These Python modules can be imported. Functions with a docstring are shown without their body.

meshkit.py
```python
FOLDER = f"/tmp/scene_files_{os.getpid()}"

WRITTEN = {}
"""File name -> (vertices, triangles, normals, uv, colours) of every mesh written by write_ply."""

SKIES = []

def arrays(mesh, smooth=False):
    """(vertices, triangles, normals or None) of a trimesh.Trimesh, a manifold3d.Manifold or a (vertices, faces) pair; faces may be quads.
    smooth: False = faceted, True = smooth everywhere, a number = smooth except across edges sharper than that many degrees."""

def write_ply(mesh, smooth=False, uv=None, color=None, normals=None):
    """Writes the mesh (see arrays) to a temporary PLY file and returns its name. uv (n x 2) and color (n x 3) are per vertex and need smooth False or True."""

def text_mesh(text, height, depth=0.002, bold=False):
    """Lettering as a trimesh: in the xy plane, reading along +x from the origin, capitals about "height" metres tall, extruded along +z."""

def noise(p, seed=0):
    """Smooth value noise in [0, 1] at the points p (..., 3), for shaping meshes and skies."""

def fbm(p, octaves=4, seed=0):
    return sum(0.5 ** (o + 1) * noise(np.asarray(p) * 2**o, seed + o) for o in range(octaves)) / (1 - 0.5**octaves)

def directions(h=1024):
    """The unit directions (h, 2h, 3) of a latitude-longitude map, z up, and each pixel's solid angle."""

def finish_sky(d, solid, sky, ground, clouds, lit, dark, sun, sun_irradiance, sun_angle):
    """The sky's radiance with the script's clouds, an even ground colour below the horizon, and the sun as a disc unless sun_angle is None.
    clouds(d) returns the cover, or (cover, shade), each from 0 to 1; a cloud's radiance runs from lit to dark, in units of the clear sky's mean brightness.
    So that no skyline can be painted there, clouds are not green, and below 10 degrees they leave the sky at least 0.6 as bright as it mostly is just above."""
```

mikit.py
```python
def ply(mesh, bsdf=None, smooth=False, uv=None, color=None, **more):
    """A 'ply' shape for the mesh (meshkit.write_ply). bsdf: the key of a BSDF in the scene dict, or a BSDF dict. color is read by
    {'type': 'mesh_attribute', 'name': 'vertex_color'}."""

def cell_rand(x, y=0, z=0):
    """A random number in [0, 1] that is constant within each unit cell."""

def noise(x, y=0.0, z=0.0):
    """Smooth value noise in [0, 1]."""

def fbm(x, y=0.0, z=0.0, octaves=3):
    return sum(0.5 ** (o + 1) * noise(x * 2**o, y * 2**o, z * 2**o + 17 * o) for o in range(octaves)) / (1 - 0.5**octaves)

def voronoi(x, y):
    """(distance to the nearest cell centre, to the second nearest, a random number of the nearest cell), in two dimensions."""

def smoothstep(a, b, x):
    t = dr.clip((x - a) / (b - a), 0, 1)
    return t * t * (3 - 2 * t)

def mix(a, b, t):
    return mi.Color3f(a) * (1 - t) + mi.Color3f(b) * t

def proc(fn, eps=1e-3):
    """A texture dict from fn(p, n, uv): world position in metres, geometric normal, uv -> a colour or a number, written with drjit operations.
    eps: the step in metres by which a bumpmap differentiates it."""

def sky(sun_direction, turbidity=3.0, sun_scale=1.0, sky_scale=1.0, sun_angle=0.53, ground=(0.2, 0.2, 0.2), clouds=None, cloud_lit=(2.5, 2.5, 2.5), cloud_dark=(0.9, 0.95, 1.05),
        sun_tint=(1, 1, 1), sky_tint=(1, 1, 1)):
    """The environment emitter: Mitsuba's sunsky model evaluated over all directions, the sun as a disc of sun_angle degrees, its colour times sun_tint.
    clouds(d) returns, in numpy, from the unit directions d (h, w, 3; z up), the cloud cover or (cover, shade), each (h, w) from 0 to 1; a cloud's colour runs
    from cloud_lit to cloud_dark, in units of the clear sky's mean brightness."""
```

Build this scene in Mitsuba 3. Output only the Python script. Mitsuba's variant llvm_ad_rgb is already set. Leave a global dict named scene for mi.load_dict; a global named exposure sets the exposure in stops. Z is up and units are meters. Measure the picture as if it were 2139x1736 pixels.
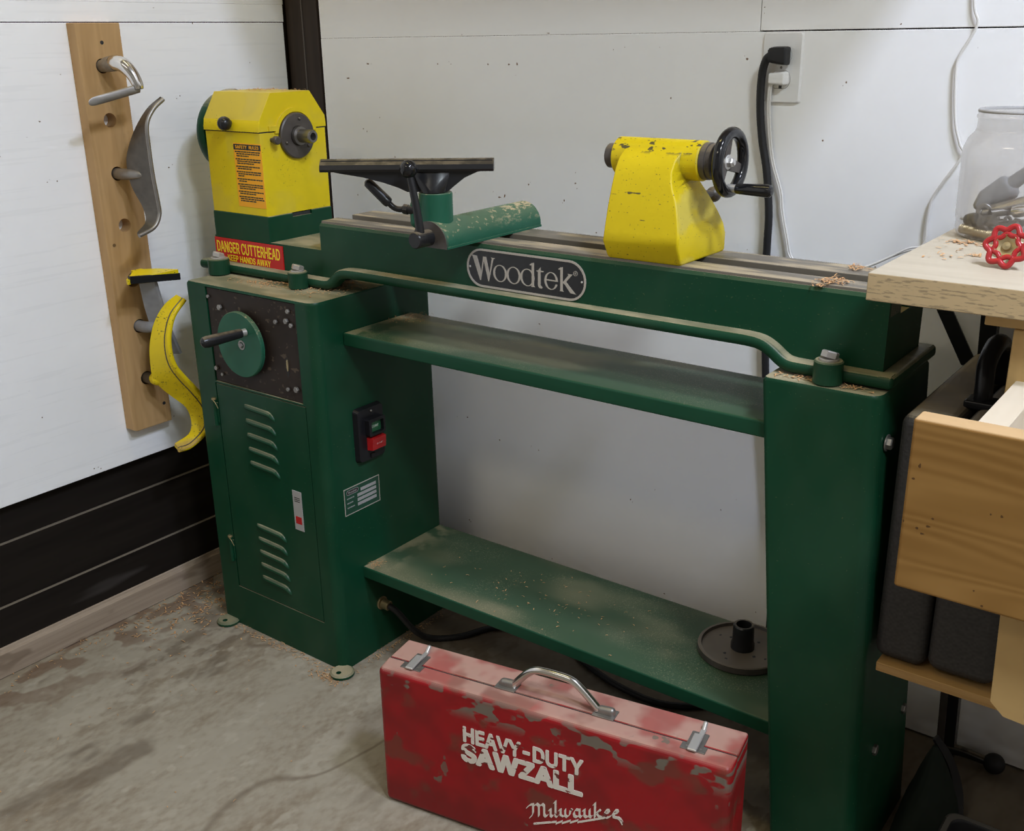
import math, random
import numpy as np, trimesh, manifold3d as m3, mitsuba as mi, drjit as dr
import mikit, meshkit
from mikit import noise, fbm, smoothstep, mix
from shapely.geometry import Polygon, LineString, Point, box as sbox
from shapely import affinity
from shapely.ops import unary_union
random.seed(4); rng = np.random.default_rng(4)
T = mi.ScalarTransform4f
A = np.array
scene, labels = {'type': 'scene'}, {}

# ---------------------------------------------------------------- camera, lights, exposure
exposure = 0.0
CAM = A([2.00806, -1.78550, 1.26])
FWD = A([-0.568444, 0.748800, -0.340837]); UP = A([-0.193611, 0.280893, 0.940008])
scene['camera'] = {'type': 'perspective', 'fov': 52.085, 'fov_axis': 'x', 'near_clip': 0.02, 'far_clip': 50.0,
                   'to_world': T().look_at(origin=CAM.tolist(), target=(CAM + FWD).tolist(), up=UP.tolist())}
LIGHTS = [  # name, centre, half length (x), half width (y), radiance, label
    ('ceiling_light', (2.52, -.85, 2.95), .14, .14, (134, 149, 195), 'small cool white box lamp on the ceiling to the right of the workbench'),
    ('ceiling_light', (2.90, -1.6, 2.95), .20, .20, (86, 96, 103), 'square white box lamp on the ceiling right of the camera'),
    ('ceiling_light', (1.00, -2.9, 2.95), .60, .20, (8.6, 7.8, 6.3), 'long warm white box lamp on the ceiling behind the camera'),
    ('ceiling_light', (0.70, -.75, 2.95), .40, .10, (12.5, 10.0, 3.5), 'long dim warm box lamp on the ceiling above the left corner'),
]

# ---------------------------------------------------------------- helpers
def nkey(k):
    if k not in scene and k not in labels: return k
    i = 1
    while f'{k}_{i:03d}' in scene or f'{k}_{i:03d}' in labels: i += 1
    return f'{k}_{i:03d}'
def thing(name, label, cat, group=None, kind=None):
    k = nkey(name); labels[k] = {'label': label, 'category': cat}
    if group: labels[k]['group'] = group
    if kind: labels[k]['kind'] = kind
    return k
def put(name, mesh, bsdf, parent=None, smooth=35, label=None, **more):
    k = nkey(parent + '__' + name if parent else name)
    scene[k] = mikit.ply(mesh, bsdf, smooth=smooth, **more)
    if label: labels.setdefault(k, {})['label'] = label
    return k
def struct(name, mesh, bsdf, smooth=False, label=None):
    scene[name] = mikit.ply(mesh, bsdf, smooth=smooth); labels[name] = {'kind': 'structure'}
    if label: labels[name]['label'] = label
    return name
cat = trimesh.util.concatenate
def hull(p): return trimesh.convex.convex_hull(np.asarray(p, float))
ICO = trimesh.creation.icosphere(subdivisions=1).vertices
ICO2 = trimesh.creation.icosphere(subdivisions=2).vertices
def rhull(pts, r):
    rs = np.broadcast_to(r, (len(pts),))
    return hull(np.vstack([ICO2 * q + p for p, q in zip(np.asarray(pts, float), rs)]))
def rbox(x0, x1, y0, y1, z0, z1, r=.002):
    if r <= 0: return trimesh.creation.box(bounds=[[x0, y0, z0], [x1, y1, z1]])
    c = [[x, y, z] for x in (x0 + r, x1 - r) for y in (y0 + r, y1 - r) for z in (z0 + r, z1 - r)]
    v = trimesh.creation.icosphere(subdivisions=1).vertices
    return hull(np.vstack([v * r / np.abs(v).max() + p for p in c]))
def frame(axis):
    w = A(axis, float); w /= np.linalg.norm(w)
    u = np.cross(w, [0, 0, 1.] if abs(w[2]) < .9 else [1., 0, 0]); u /= np.linalg.norm(u)
    return u, np.cross(w, u), w
def rev(prof, at=(0, 0, 0), axis=(0, 0, 1), n=48):
    """profile (r, h) revolved about axis through at"""
    u, v, w = frame(axis); a = np.arange(n) / n * 2 * np.pi
    prof = np.asarray(prof, float); m = len(prof)
    d = np.cos(a)[:, None] * u + np.sin(a)[:, None] * v
    V = (A(at) + prof[:, None, 0, None] * d[None] + prof[:, None, 1, None] * w).reshape(-1, 3)
    i, j = np.meshgrid(np.arange(m - 1), np.arange(n), indexing='ij')
    q = np.stack([i * n + j, i * n + (j + 1) % n, (i + 1) * n + (j + 1) % n, (i + 1) * n + j], -1).reshape(-1, 4)
    F, k = [q[:, [0, 1, 2]], q[:, [0, 2, 3]]], np.arange(n)
    for end, b in ((0, 0), (-1, (m - 1) * n)):      # close the poles
        if prof[end, 0] < 1e-3:
            V = np.vstack([V, A(at) + prof[end, 1] * w]); c = np.full(n, len(V) - 1)
            F.append(np.stack([c, b + (k + 1) % n, b + k] if end == 0 else [c, b + k, b + (k + 1) % n], 1))
    mesh = trimesh.Trimesh(V, np.vstack(F), process=False)
    return mesh
def cyl(p0, p1, r0, r1=None, n=32, c=None):
    p0, p1 = A(p0, float), A(p1, float); h = np.linalg.norm(p1 - p0); r1 = r0 if r1 is None else r1
    c = min(r0, r1, h) * .08 if c is None else c
    return rev([(1e-5, 0), (r0 - c, 0), (r0, c), (r1, h - c), (r1 - c, h), (1e-5, h)], p0, p1 - p0, n)
def ball(p, r, s=3):
    m = trimesh.creation.icosphere(subdivisions=s, radius=r); m.apply_translation(p); return m
def spline(p, n=8):
    p = np.asarray(p, float); q = np.vstack([2 * p[0] - p[1], p, 2 * p[-1] - p[-2]]); out = []
    for i in range(1, len(q) - 2):
        for t in np.arange(n) / n:
            a, b, c, d = q[i - 1:i + 3]
            out.append(.5 * (2 * b + (c - a) * t + (2 * a - 5 * b + 4 * c - d) * t * t + (3 * b - a - 3 * c + d) * t ** 3))
    return np.vstack(out + [p[-1:]])
def tube(pts, r, n=12, sm=6, closed=False):
    p = spline(pts, sm) if sm else np.asarray(pts, float)
    r = np.interp(np.linspace(0, 1, len(p)), np.linspace(0, 1, np.size(r)), np.ravel(r))
    t = np.gradient(p, axis=0); t /= np.linalg.norm(t, axis=1, keepdims=True)
    u = frame(t[0])[0]; V = []
    a = np.arange(n) / n * 2 * np.pi
    for i in range(len(p)):
        u = u - t[i] * (u @ t[i]); u /= np.linalg.norm(u); w = np.cross(t[i], u)
        V.append(p[i] + r[i] * (np.cos(a)[:, None] * u + np.sin(a)[:, None] * w))
    V = np.vstack(V); m = len(p)
    i, j = np.meshgrid(np.arange(m - 1), np.arange(n), indexing='ij')
    q = np.stack([i * n + j, i * n + (j + 1) % n, (i + 1) * n + (j + 1) % n, (i + 1) * n + j], -1).reshape(-1, 4)
    F = [q[:, [0, 1, 2]], q[:, [0, 2, 3]]]
    V = np.vstack([V, p[0], p[-1]]); b = (m - 1) * n; k = np.arange(n)
    F += [np.stack([np.full(n, m * n), (k + 1) % n, k], 1), np.stack([np.full(n, m * n + 1), b + k, b + (k + 1) % n], 1)]
    return trimesh.Trimesh(V, np.vstack(F), process=False)
def loop(pts, r, nrm, n=16):
    """closed ring of tube radius r through pts, lying in a plane of normal nrm"""
    p, w = np.asarray(pts, float), A(nrm, float); t = np.roll(p, -1, 0) - np.roll(p, 1, 0); t /= np.linalg.norm(t, axis=1, keepdims=True)
    b = np.cross(t, w); a = np.arange(n) / n * 2 * np.pi; m = len(p)
    V = (p[:, None] + r * (np.cos(a)[None, :, None] * w + np.sin(a)[None, :, None] * b[:, None])).reshape(-1, 3)
    i, j = np.meshgrid(np.arange(m), np.arange(n), indexing='ij'); k = (i + 1) % m
    q = np.stack([i * n + j, i * n + (j + 1) % n, k * n + (j + 1) % n, k * n + j], -1).reshape(-1, 4)
    g = trimesh.Trimesh(V, np.vstack([q[:, [0, 1, 2]], q[:, [0, 2, 3]]]), process=False)
    if g.volume < 0: g.invert()
    return g
def put_at(mesh, o, ux, uy):
    """local xy -> plane spanned by ux, uy at o; local z -> ux x uy"""
    ux, uy = A(ux, float), A(uy, float); M = np.eye(4)
    M[:3, 0], M[:3, 1], M[:3, 2], M[:3, 3] = ux, uy, np.cross(ux, uy), o
    m = mesh.copy(); m.apply_transform(M); return m
def extr(poly, d):
    g = [q for q in getattr(poly, 'geoms', [poly]) if q.area > 0]
    return cat([trimesh.creation.extrude_polygon(q, d, engine='earcut') for q in g])
X, Y, Z = A([1., 0, 0]), A([0, 1., 0]), A([0, 0, 1.])
def front(poly, y, d, x=0, z=0):      # polygon in (x, z), face at y - d, back at y, facing -y
    return put_at(extr(poly, d), [x, y, z], X, Z)
def side(poly, x, d):                 # polygon in (y, z), from x to x + d
    return put_at(extr(poly, d), [x, 0, 0], Y, Z)
def top(poly, z, d):
    return put_at(extr(poly, d), [0, 0, z], X, Y)
def mf(m):
    m = trimesh.Trimesh(m.vertices, m.faces); m.merge_vertices()
    if m.volume < 0: m.invert()
    return m3.Manifold(m3.Mesh(np.asarray(m.vertices, np.float32), np.asarray(m.faces, np.uint32)))
def tm(m):
    q = m.to_mesh(); return trimesh.Trimesh(np.asarray(q.vert_properties)[:, :3], np.asarray(q.tri_verts), process=False)
def union(*ms):
    r = mf(ms[0])
    for m in ms[1:]: r = r + mf(m)
    return tm(r)
def cut(a, *bs):
    r = mf(a)
    for b in bs: r = r - mf(b)
    return tm(r)
def loft(rings, cap=True):
    rings = [np.asarray(r, float) for r in rings]; n = len(rings[0]); V = np.vstack(rings); F = []
    for i in range(len(rings) - 1):
        for j in range(n):
            a, b, c, d = i * n + j, i * n + (j + 1) % n, (i + 1) * n + (j + 1) % n, (i + 1) * n + j
            F += [[a, b, c], [a, c, d]]
    if cap:
        V = np.vstack([V, rings[0].mean(0), rings[-1].mean(0)]); k = len(rings) * n; b = k - n
        for j in range(n): F += [[k, (j + 1) % n, j], [k + 1, b + j, b + (j + 1) % n]]
    m = trimesh.Trimesh(V, F, process=False); 
    if m.volume < 0: m.invert()
    return m
def rrect(w, h, r, cx=0, cy=0):
    return affinity.translate(sbox(-w / 2 + r, -h / 2 + r, w / 2 - r, h / 2 - r).buffer(r, quad_segs=8), cx, cy)
def ribbon(P, Q, t):
    """thick plate between the curves P and Q"""
    P, Q = np.asarray(P, float), np.asarray(Q, float); g = np.gradient((P + Q) / 2, axis=0)
    nn = np.cross(g, P - Q); nn /= np.linalg.norm(nn, axis=1, keepdims=True)
    return loft([[p + n * t, q + n * t, q - n * t, p - n * t] for p, q, n in zip(P, Q, nn)])
def hexbolt(p, axis, r, h, washer=True):
    p, w = A(p, float), A(axis, float)
    ms = [rev([(1e-5, 0), (r, 0), (r, h * .8), (r * .84, h), (1e-5, h)], p + w * .002, w, 6)]
    if washer: ms.append(cyl(p, p + w * .0022, r * 1.35, n=24))
    return cat(ms)

# ---------------------------------------------------------------- materials
def bsdf(key, col, rough=.5, spec=.5, metal=0., bump=None, bscale=1., **k):
    c = mikit.proc(col) if callable(col) else {'type': 'rgb', 'value': list(col)}
    b = {'type': 'principled', 'base_color': c, 'roughness': mikit.proc(rough) if callable(rough) else rough, 'metallic': metal, **k}
    if not metal: b['specular'] = spec
    if bump: b = {'type': 'bumpmap', 'arbitrary': mikit.proc(bump), 'scale': bscale, 'bsdf': b}
    scene[key] = {'type': 'twosided', 'id': key, 'bsdf': b}
    return key
DUST = (.50, .40, .27)
def up(n): return smoothstep(.55, .95, n.z)
def green_f(p, n, uv):
    c = mix((.0028, .040, .017), (.005, .050, .023), fbm(p.x * 9, p.y * 9, p.z * 9))
    haze = .035 * smoothstep(.35, .8, fbm(p.x * 14, p.y * 14, p.z * 7 + 3))
    c = mix(c, (.24, .24, .17), haze)
    d = up(n) * (.42 + .42 * smoothstep(.35, .75, fbm(p.x * 16, p.y * 30, p.z * 9)))
    c = mix(c, (.40, .34, .22), d)
    return mix(c, (.55, .42, .22), smoothstep(.93, .95, noise(p.x * 420, p.y * 420, p.z * 420)) * (.10 + .5 * up(n)))
bsdf('green_paint', green_f, .40, .22)
def shelf_f(p, n, uv):
    c = mix((.006, .050, .024), (.009, .060, .030), fbm(p.x * 9, p.y * 9, p.z * 9))
    a = fbm(p.x * 5 + 11, p.y * 9, p.z * 3)
    d = smoothstep(.8, .98, n.z) * (.10 + .38 * smoothstep(.42, .72, a) + .42 * smoothstep(.08, .0, p.x - .575) * smoothstep(.3, .6, fbm(p.x * 30, p.y * 30)))
    d = dr.minimum(d + smoothstep(.8, .98, n.z) * .22 * smoothstep(.62, .85, noise(p.x * 700, p.y * 700, p.z)) * smoothstep(.4, .6, fbm(p.x * 7 + 4, p.y * 9, 2)), .85)
    return mix(c, (.34, .29, .18), d)
bsdf('shelf_paint', shelf_f, .40, .25)
def banjo_f(p, n, uv):
    c = mix((.010, .078, .042), (.022, .11, .065), fbm(p.x * 20, p.y * 20, p.z * 20))
    d = smoothstep(.1, .8, n.z) * (.12 + .9 * smoothstep(.50, .70, .5 * fbm(p.x * 60, p.y * 30, p.z * 60 + 4) + .5 * fbm(p.x * 260, p.y * 160, p.z * 260)) * smoothstep(-.36, -.24, p.y) + .5 * smoothstep(.62, .75, fbm(p.x * 150, p.y * 150, p.z * 150)))
    return mix(c, (.50, .40, .24), dr.minimum(.85, d))
bsdf('banjo_paint', banjo_f, .42, .25)
def yellow_f(p, n, uv):
    c = mix((.66, .50, .008), (.74, .58, .012), fbm(p.x * 8, p.y * 8, p.z * 8))
    c = mix(c, (.50, .40, .12), .55 * smoothstep(.2, .7, n.z) + .18 * smoothstep(.5, .7, fbm(p.x * 18 + 9, p.y * 18, p.z * 14)))
    chip = smoothstep(.88, .91, noise(p.x * 520, p.y * 520, p.z * 520)) * smoothstep(.52, .62, fbm(p.x * 22 + 5, p.y * 22, p.z * 22))
    return mix(c, (.05, .045, .03), chip)
bsdf('yellow_paint', yellow_f, .42, .2)
def tail_f(p, n, uv):
    c = mix((.56, .42, .005), (.66, .50, .010), fbm(p.x * 14, p.y * 14, p.z * 14))
    c = mix(c, (.45, .38, .10), .5 * smoothstep(.3, .8, n.x) * smoothstep(.45, .62, fbm(p.x * 26, p.y * 22, p.z * 22)))
    chip = smoothstep(.60, .66, fbm(p.x * 90, p.y * 120, p.z * 150)) * smoothstep(1.083, 1.092, p.z)
    chip = dr.maximum(chip, smoothstep(.6, .64, fbm(p.x * 120, p.y * 120, p.z * 240)) * smoothstep(.004, .001, dr.abs(p.z - 1.028)) * smoothstep(1.22, 1.18, p.x))
    chip = dr.maximum(chip, smoothstep(.90, .92, noise(p.x * 430, p.y * 430, p.z * 430)))
    return mix(c, (.04, .035, .03), dr.minimum(chip, .9))
bsdf('tailstock_paint', tail_f, .42, .2)
def rest_f(p, n, uv):
    c = mix((.78, .60, .008), (.70, .52, .01), fbm(p.x * 20, p.y * 20, p.z * 20))
    chip = smoothstep(.80, .84, noise(p.x * 420, p.y * 420, p.z * 420)) * smoothstep(.45, .6, fbm(p.x * 25, p.y * 25, p.z * 25 + 2))
    return mix(mix(c, (.40, .26, .09), .8 * smoothstep(.437, .427, p.z) * smoothstep(.3, .5, noise(p.x * 150, p.y * 150, p.z * 90) + n.z)), (.03, .03, .03), chip)
bsdf('rest_yellow', rest_f, .4, .25)
def rail_f(p, n, uv):
    c = mix((.10, .085, .065), (.17, .15, .12), fbm(p.x * 6, p.y * 60, p.z * 20))
    return mix(c, (.36, .29, .19), up(n) * smoothstep(.35, .65, fbm(p.x * 12, p.y * 50, 1)) * .85)
bsdf('rail_iron', rail_f, .45, .5)
def black_f(p, n, uv):
    return mix((.014, .014, .015), (.17, .135, .09), (.25 + .6 * smoothstep(.4, .6, fbm(p.x * 50, p.y * 50, p.z * 50))) * smoothstep(.55, .95, n.z))
bsdf('black_enamel', black_f, .26, .35)
bsdf('black_plastic', (.010, .010, .012), .3, .3)
bsdf('black_rubber', (.012, .012, .013), .55, .4)
def iron_f(p, n, uv):
    return mix(mix((.035, .03, .027), (.08, .066, .055), fbm(p.x * 45, p.y * 45, p.z * 45)), (.2, .16, .11), .5 * smoothstep(.5, .9, n.z))
bsdf('dark_iron', iron_f, .42, .5)
def brown_f(p, n, uv):
    c = mix((.018, .0125, .010), (.032, .022, .017), fbm(p.x * 25, p.y * 25, p.z * 25))
    return mix(c, (.2, .15, .1), .3 * smoothstep(.66, .74, fbm(p.x * 90, p.y, p.z * 90)))
bsdf('brown_plate', brown_f, .5, .2)
bsdf('steel', (.50, .48, .45), .34, metal=.55)
bsdf('spindle_steel', (.20, .19, .18), .25, metal=.8)
bsdf('gloss_black', (.008, .008, .009), .10, .45)
bsdf('chrome', (.72, .70, .67), .14, metal=1.)
def dullsteel_f(p, n, uv): return mix((.22, .21, .20), (.36, .34, .31), fbm(p.x * 60, p.y * 60, p.z * 60))
bsdf('dull_steel', dullsteel_f, .42, metal=.85)
bsdf('dusty_steel', lambda p, n, uv: mix((.17, .145, .115), (.32, .27, .21), fbm(p.x * 90, p.y * 90, p.z * 90)), .5, .4, metal=.3)
bsdf('dark_steel', lambda p, n, uv: mix((.085, .078, .07), (.15, .135, .115), fbm(p.x * 70, p.y * 70, p.z * 70)), .36, metal=.75)
bsdf('grey_iron', lambda p, n, uv: mix((.16, .16, .165), (.25, .25, .25), fbm(p.x * 60, p.y * 60, p.z * 60)), .5, .5)
bsdf('white_print', (.75, .73, .68), .5); bsdf('silver_print', (.40, .36, .31), .45, .5)
bsdf('plate_black', (.014, .014, .015), .32, .5); bsdf('label_red', (.50, .012, .012), .4)
bsdf('label_yellow', (.82, .62, .02), .45); bsdf('label_orange', (.85, .38, .012), .45)
bsdf('red_button', (.42, .012, .014), .35); bsdf('green_button', (.02, .12, .05), .35)
bsdf('print_black', (.02, .018, .015), .5); bsdf('plate_green', (.015, .06, .035), .4); bsdf('grey_label', (.34, .33, .32), .45)
def lwall_f(p, n, uv):
    c = mix((.85, .855, .86), (.90, .905, .91), fbm(p.x * 3, p.y * 2, p.z * 9))
    g = smoothstep(.62, .72, fbm(p.x * 3, p.y * 7, p.z * 120))
    c = mix(c, (.70, .71, .72), .16 * g)
    sp = smoothstep(.86, .88, noise(p.x * 9, p.y * 190, p.z * 190)) * smoothstep(.915, .925, noise(p.x, p.y * 34 + 3, p.z * 34))
    return mix(c, (.16, .11, .08), sp)
bsdf('wall_white_left', lwall_f, .6, .3, bump=lambda p, n, uv: fbm(p.x, p.y * 10, p.z * 160), bscale=.0004)
def bwall_f(p, n, uv):
    c = mix((.84, .835, .825), (.89, .885, .875), fbm(p.x * 3, p.y * 3, p.z * 5))
    c = mix(c, (.42, .36, .28), .5 * smoothstep(.16, .0, p.z) * smoothstep(.3, .6, fbm(p.x * 12, 1, p.z * 18)))
    sp = smoothstep(.86, .88, noise(p.x * 190, p.y * 9, p.z * 190)) * smoothstep(.92, .93, noise(p.x * 34, p.y, p.z * 34 + 3))
    return mix(c, (.2, .13, .09), sp)
bsdf('wall_white_back', bwall_f, .6, .3)
bsdf('wall_plain', (.35, .33, .30), .8, .2); bsdf('ceiling_plain', (.45, .43, .40), .8, .2)
def siding_f(p, n, uv):
    c = mix((.008, .006, .005), (.018, .014, .011), fbm(p.x * 5, p.y * 5, p.z * 60))
    c = mix(c, (.09, .08, .075), .6 * smoothstep(.55, .75, fbm(p.x, p.y * 3 + 7, p.z * 20)) * smoothstep(.2, .05, p.z))
    return mix(c, (.22, .19, .15), up(n) * .8)
bsdf('dark_siding', siding_f, .62, .12)
bsdf('dark_post', lambda p, n, uv: mix((.018, .012, .009), (.042, .028, .020), fbm(p.x * 60, p.y * 60, p.z * 4)), .6, .3)
def trim_f(p, n, uv):
    c = mix((.24, .18, .13), (.42, .34, .26), fbm(p.x * 30, p.y * 4, p.z * 90))
    return mix(c, (.12, .08, .05), .5 * smoothstep(.6, .75, fbm(p.x * 9, p.y * 12, p.z * 30)))
bsdf('post_edge', (.085, .072, .064), .6, .3)
bsdf('weathered_wood', trim_f, .75, .2)
def floor_f(p, n, uv):
    x, y = p.x + .12 * fbm(p.x * 4, p.y * 3, .2), p.y + .2 * fbm(p.x * 3 + 5, p.y * 3, .7)
    a, b, c2 = fbm(x * 5 + 3, y * 1.7, .3), fbm(x * 15 + 1, y * 5, 1.7), fbm(p.x * 110, p.y * 70, 2.)
    c = mix((.175, .132, .085), (.30, .268, .208), smoothstep(.30, .66, .5 * a + .3 * b + .2 * c2))
    c = mix(c, (.105, .078, .052), .62 * smoothstep(.54, .66, .6 * fbm(x * 7 + 20, y * 3.2, 3.1) + .4 * fbm(x * 24, y * 11, 4.)))
    c = mix(c, (.38, .345, .275), .42 * smoothstep(.56, .66, .6 * fbm(x * 10 + 7, y * 5 + 2, .9) + .4 * fbm(p.x * 60, p.y * 40, 6.)))
    line = dr.abs(fbm(x * 3.1 + 9, y * 1.3 + 4, 2.2) - .5)
    c = mix(c, (.12, .088, .058), .55 * smoothstep(.012, .0, line))
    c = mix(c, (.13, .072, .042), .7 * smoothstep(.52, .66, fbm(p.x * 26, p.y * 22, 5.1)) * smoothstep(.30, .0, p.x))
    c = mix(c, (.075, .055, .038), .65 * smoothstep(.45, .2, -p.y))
    return mix(c, (.50, .36, .20), smoothstep(.90, .92, noise(p.x * 330, p.y * 330, .5)) * .3)
bsdf('concrete', floor_f, .7, .3, bump=lambda p, n, uv: fbm(p.x * 55, p.y * 55, 1.) + .7 * fbm(p.x * 9, p.y * 9, 1.), bscale=.004)
def wood(a, b, sx, sy, sz, w=.5, k=34):
    def f(p, n, uv):
        q = fbm(p.x * sx, p.y * sy, p.z * sz, 4)
        r = .5 + .5 * dr.sin(k * q + 3 * noise(p.x * sx, p.y * sy, p.z * sz))
        return mix(a, b, w * r + (1 - w) * fbm(p.x * sx * 3, p.y * sy * 3, p.z * sz * 3))
    return f
RACKW = wood((.36, .215, .09), (.50, .32, .15), 9, 26, 2.2, .3)
def rack_f(p, n, uv):
    c = RACKW(p, n, uv)
    k = smoothstep(.0045, .003, dr.sqrt(dr.square(p.y + .545) + dr.square(p.z - .86)))
    return mix(c, (.08, .045, .02), .8 * k)
bsdf('rack_wood', rack_f, .6, .25)
PINE = wood((.37, .32, .24), (.43, .375, .285), 1.6, 16, 30, .3)
def pine_f(p, n, uv):
    c = PINE(p, n, uv)
    e = smoothstep(-.8, -.95, n.y) * smoothstep(.56, .72, fbm(p.x * 90, 3, p.z * 420))
    c = mix(c, (.47, .34, .18), smoothstep(-.7, -.95, n.y) * .9)
    return mix(c, (.20, .15, .09), .65 * e)
bsdf('pine', pine_f, .55, .3)
OAK = wood((.20, .098, .024), (.33, .18, .056), 1.0, 6, 9, .42, 75)
def drawer_f(p, n, uv):
    c = OAK(p, n, uv)
    c = mix(c, (.50, .34, .18), .85 * smoothstep(.5, .9, n.z))
    v = noise(p.x * 190, 2, p.z * 190) * smoothstep(.55, .7, noise(p.x * 30, 5, p.z * 30))
    return mix(c, (.07, .035, .015), smoothstep(.88, .90, v) * .85)
bsdf('drawer_wood', drawer_f, .5, .15)
bsdf('pale_wood', wood((.50, .42, .31), (.56, .49, .38), 16, 2, 16, .3), .55, .3)
bsdf('tan_wood', wood((.42, .27, .11), (.52, .35, .15), 8, 8, 2, .3), .55, .3)
bsdf('plywood', wood((.30, .17, .06), (.42, .26, .11), 2, 6, 90, .4), .65, .2)
def housing_f(p, n, uv):
    c = mix((.018, .017, .017), (.028, .026, .025), noise(p.x * 300, p.y * 300, p.z * 300))
    return mix(c, (.25, .21, .155), smoothstep(.6, .97, n.z) * (.55 + .4 * fbm(p.x * 20, p.y * 20, 1)))
bsdf('vinyl', housing_f, .55, .4, bump=lambda p, n, uv: noise(p.x * 420, p.y * 420, p.z * 420), bscale=.0006)
def case_f(p, n, uv):
    s = (p.x - .913) * .985 + (p.y + .728) * .174
    c = mix((.29, .008, .011), (.19, .010, .011), smoothstep(.35, .65, fbm(p.x * 10, p.y * 10, p.z * 10)))
    c = mix(c, (.10, .05, .03), .55 * smoothstep(.60, .72, fbm(p.x * 18 + 2, p.y * 18, p.z * 18)))
    pink = up(n) * (.35 + .5 * smoothstep(.35, .62, fbm(p.x * 22, p.y * 22, 2)))
    c = mix(c, (.43, .27, .215), pink)
    e = smoothstep(.034, .004, dr.abs(p.z - .249)) * smoothstep(.53, .60, fbm(s * 34 + 3, 1, p.z * 44) - .06 + .17 * smoothstep(.13, .0, dr.abs(s - .235)))
    e = e * smoothstep(.97, .80, n.z)
    c = mix(c, (.155, .135, .105), e * .95)
    g = smoothstep(.66, .70, fbm(p.x * 55, p.y * 55, p.z * 40)) * smoothstep(.52, .6, fbm(p.x * 9, p.y * 9, p.z * 9 + 5))
    return mix(c, (.13, .12, .09), g * .8)
bsdf('case_red', case_f, .42, .3)
def worn_f(p, n, uv):
    w = smoothstep(.63, .68, fbm(p.x * 70, p.y * 70, p.z * 90) + .10 * smoothstep(.35, .47, (p.x - .913) * .985))
    return mix((.66, .60, .52), (.14, .03, .025), w)
bsdf('worn_print', worn_f, .5)
bsdf('outlet_white', (.74, .73, .71), .35, .5); bsdf('cord_white', (.66, .64, .60), .45, .4); bsdf('slot_dark', (.02, .02, .02), .6)
bsdf('valve_red', lambda p, n, uv: mix((.42, .010, .016), (.30, .02, .02), fbm(p.x * 80, p.y * 80, p.z * 80)), .3, .5)
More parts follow.
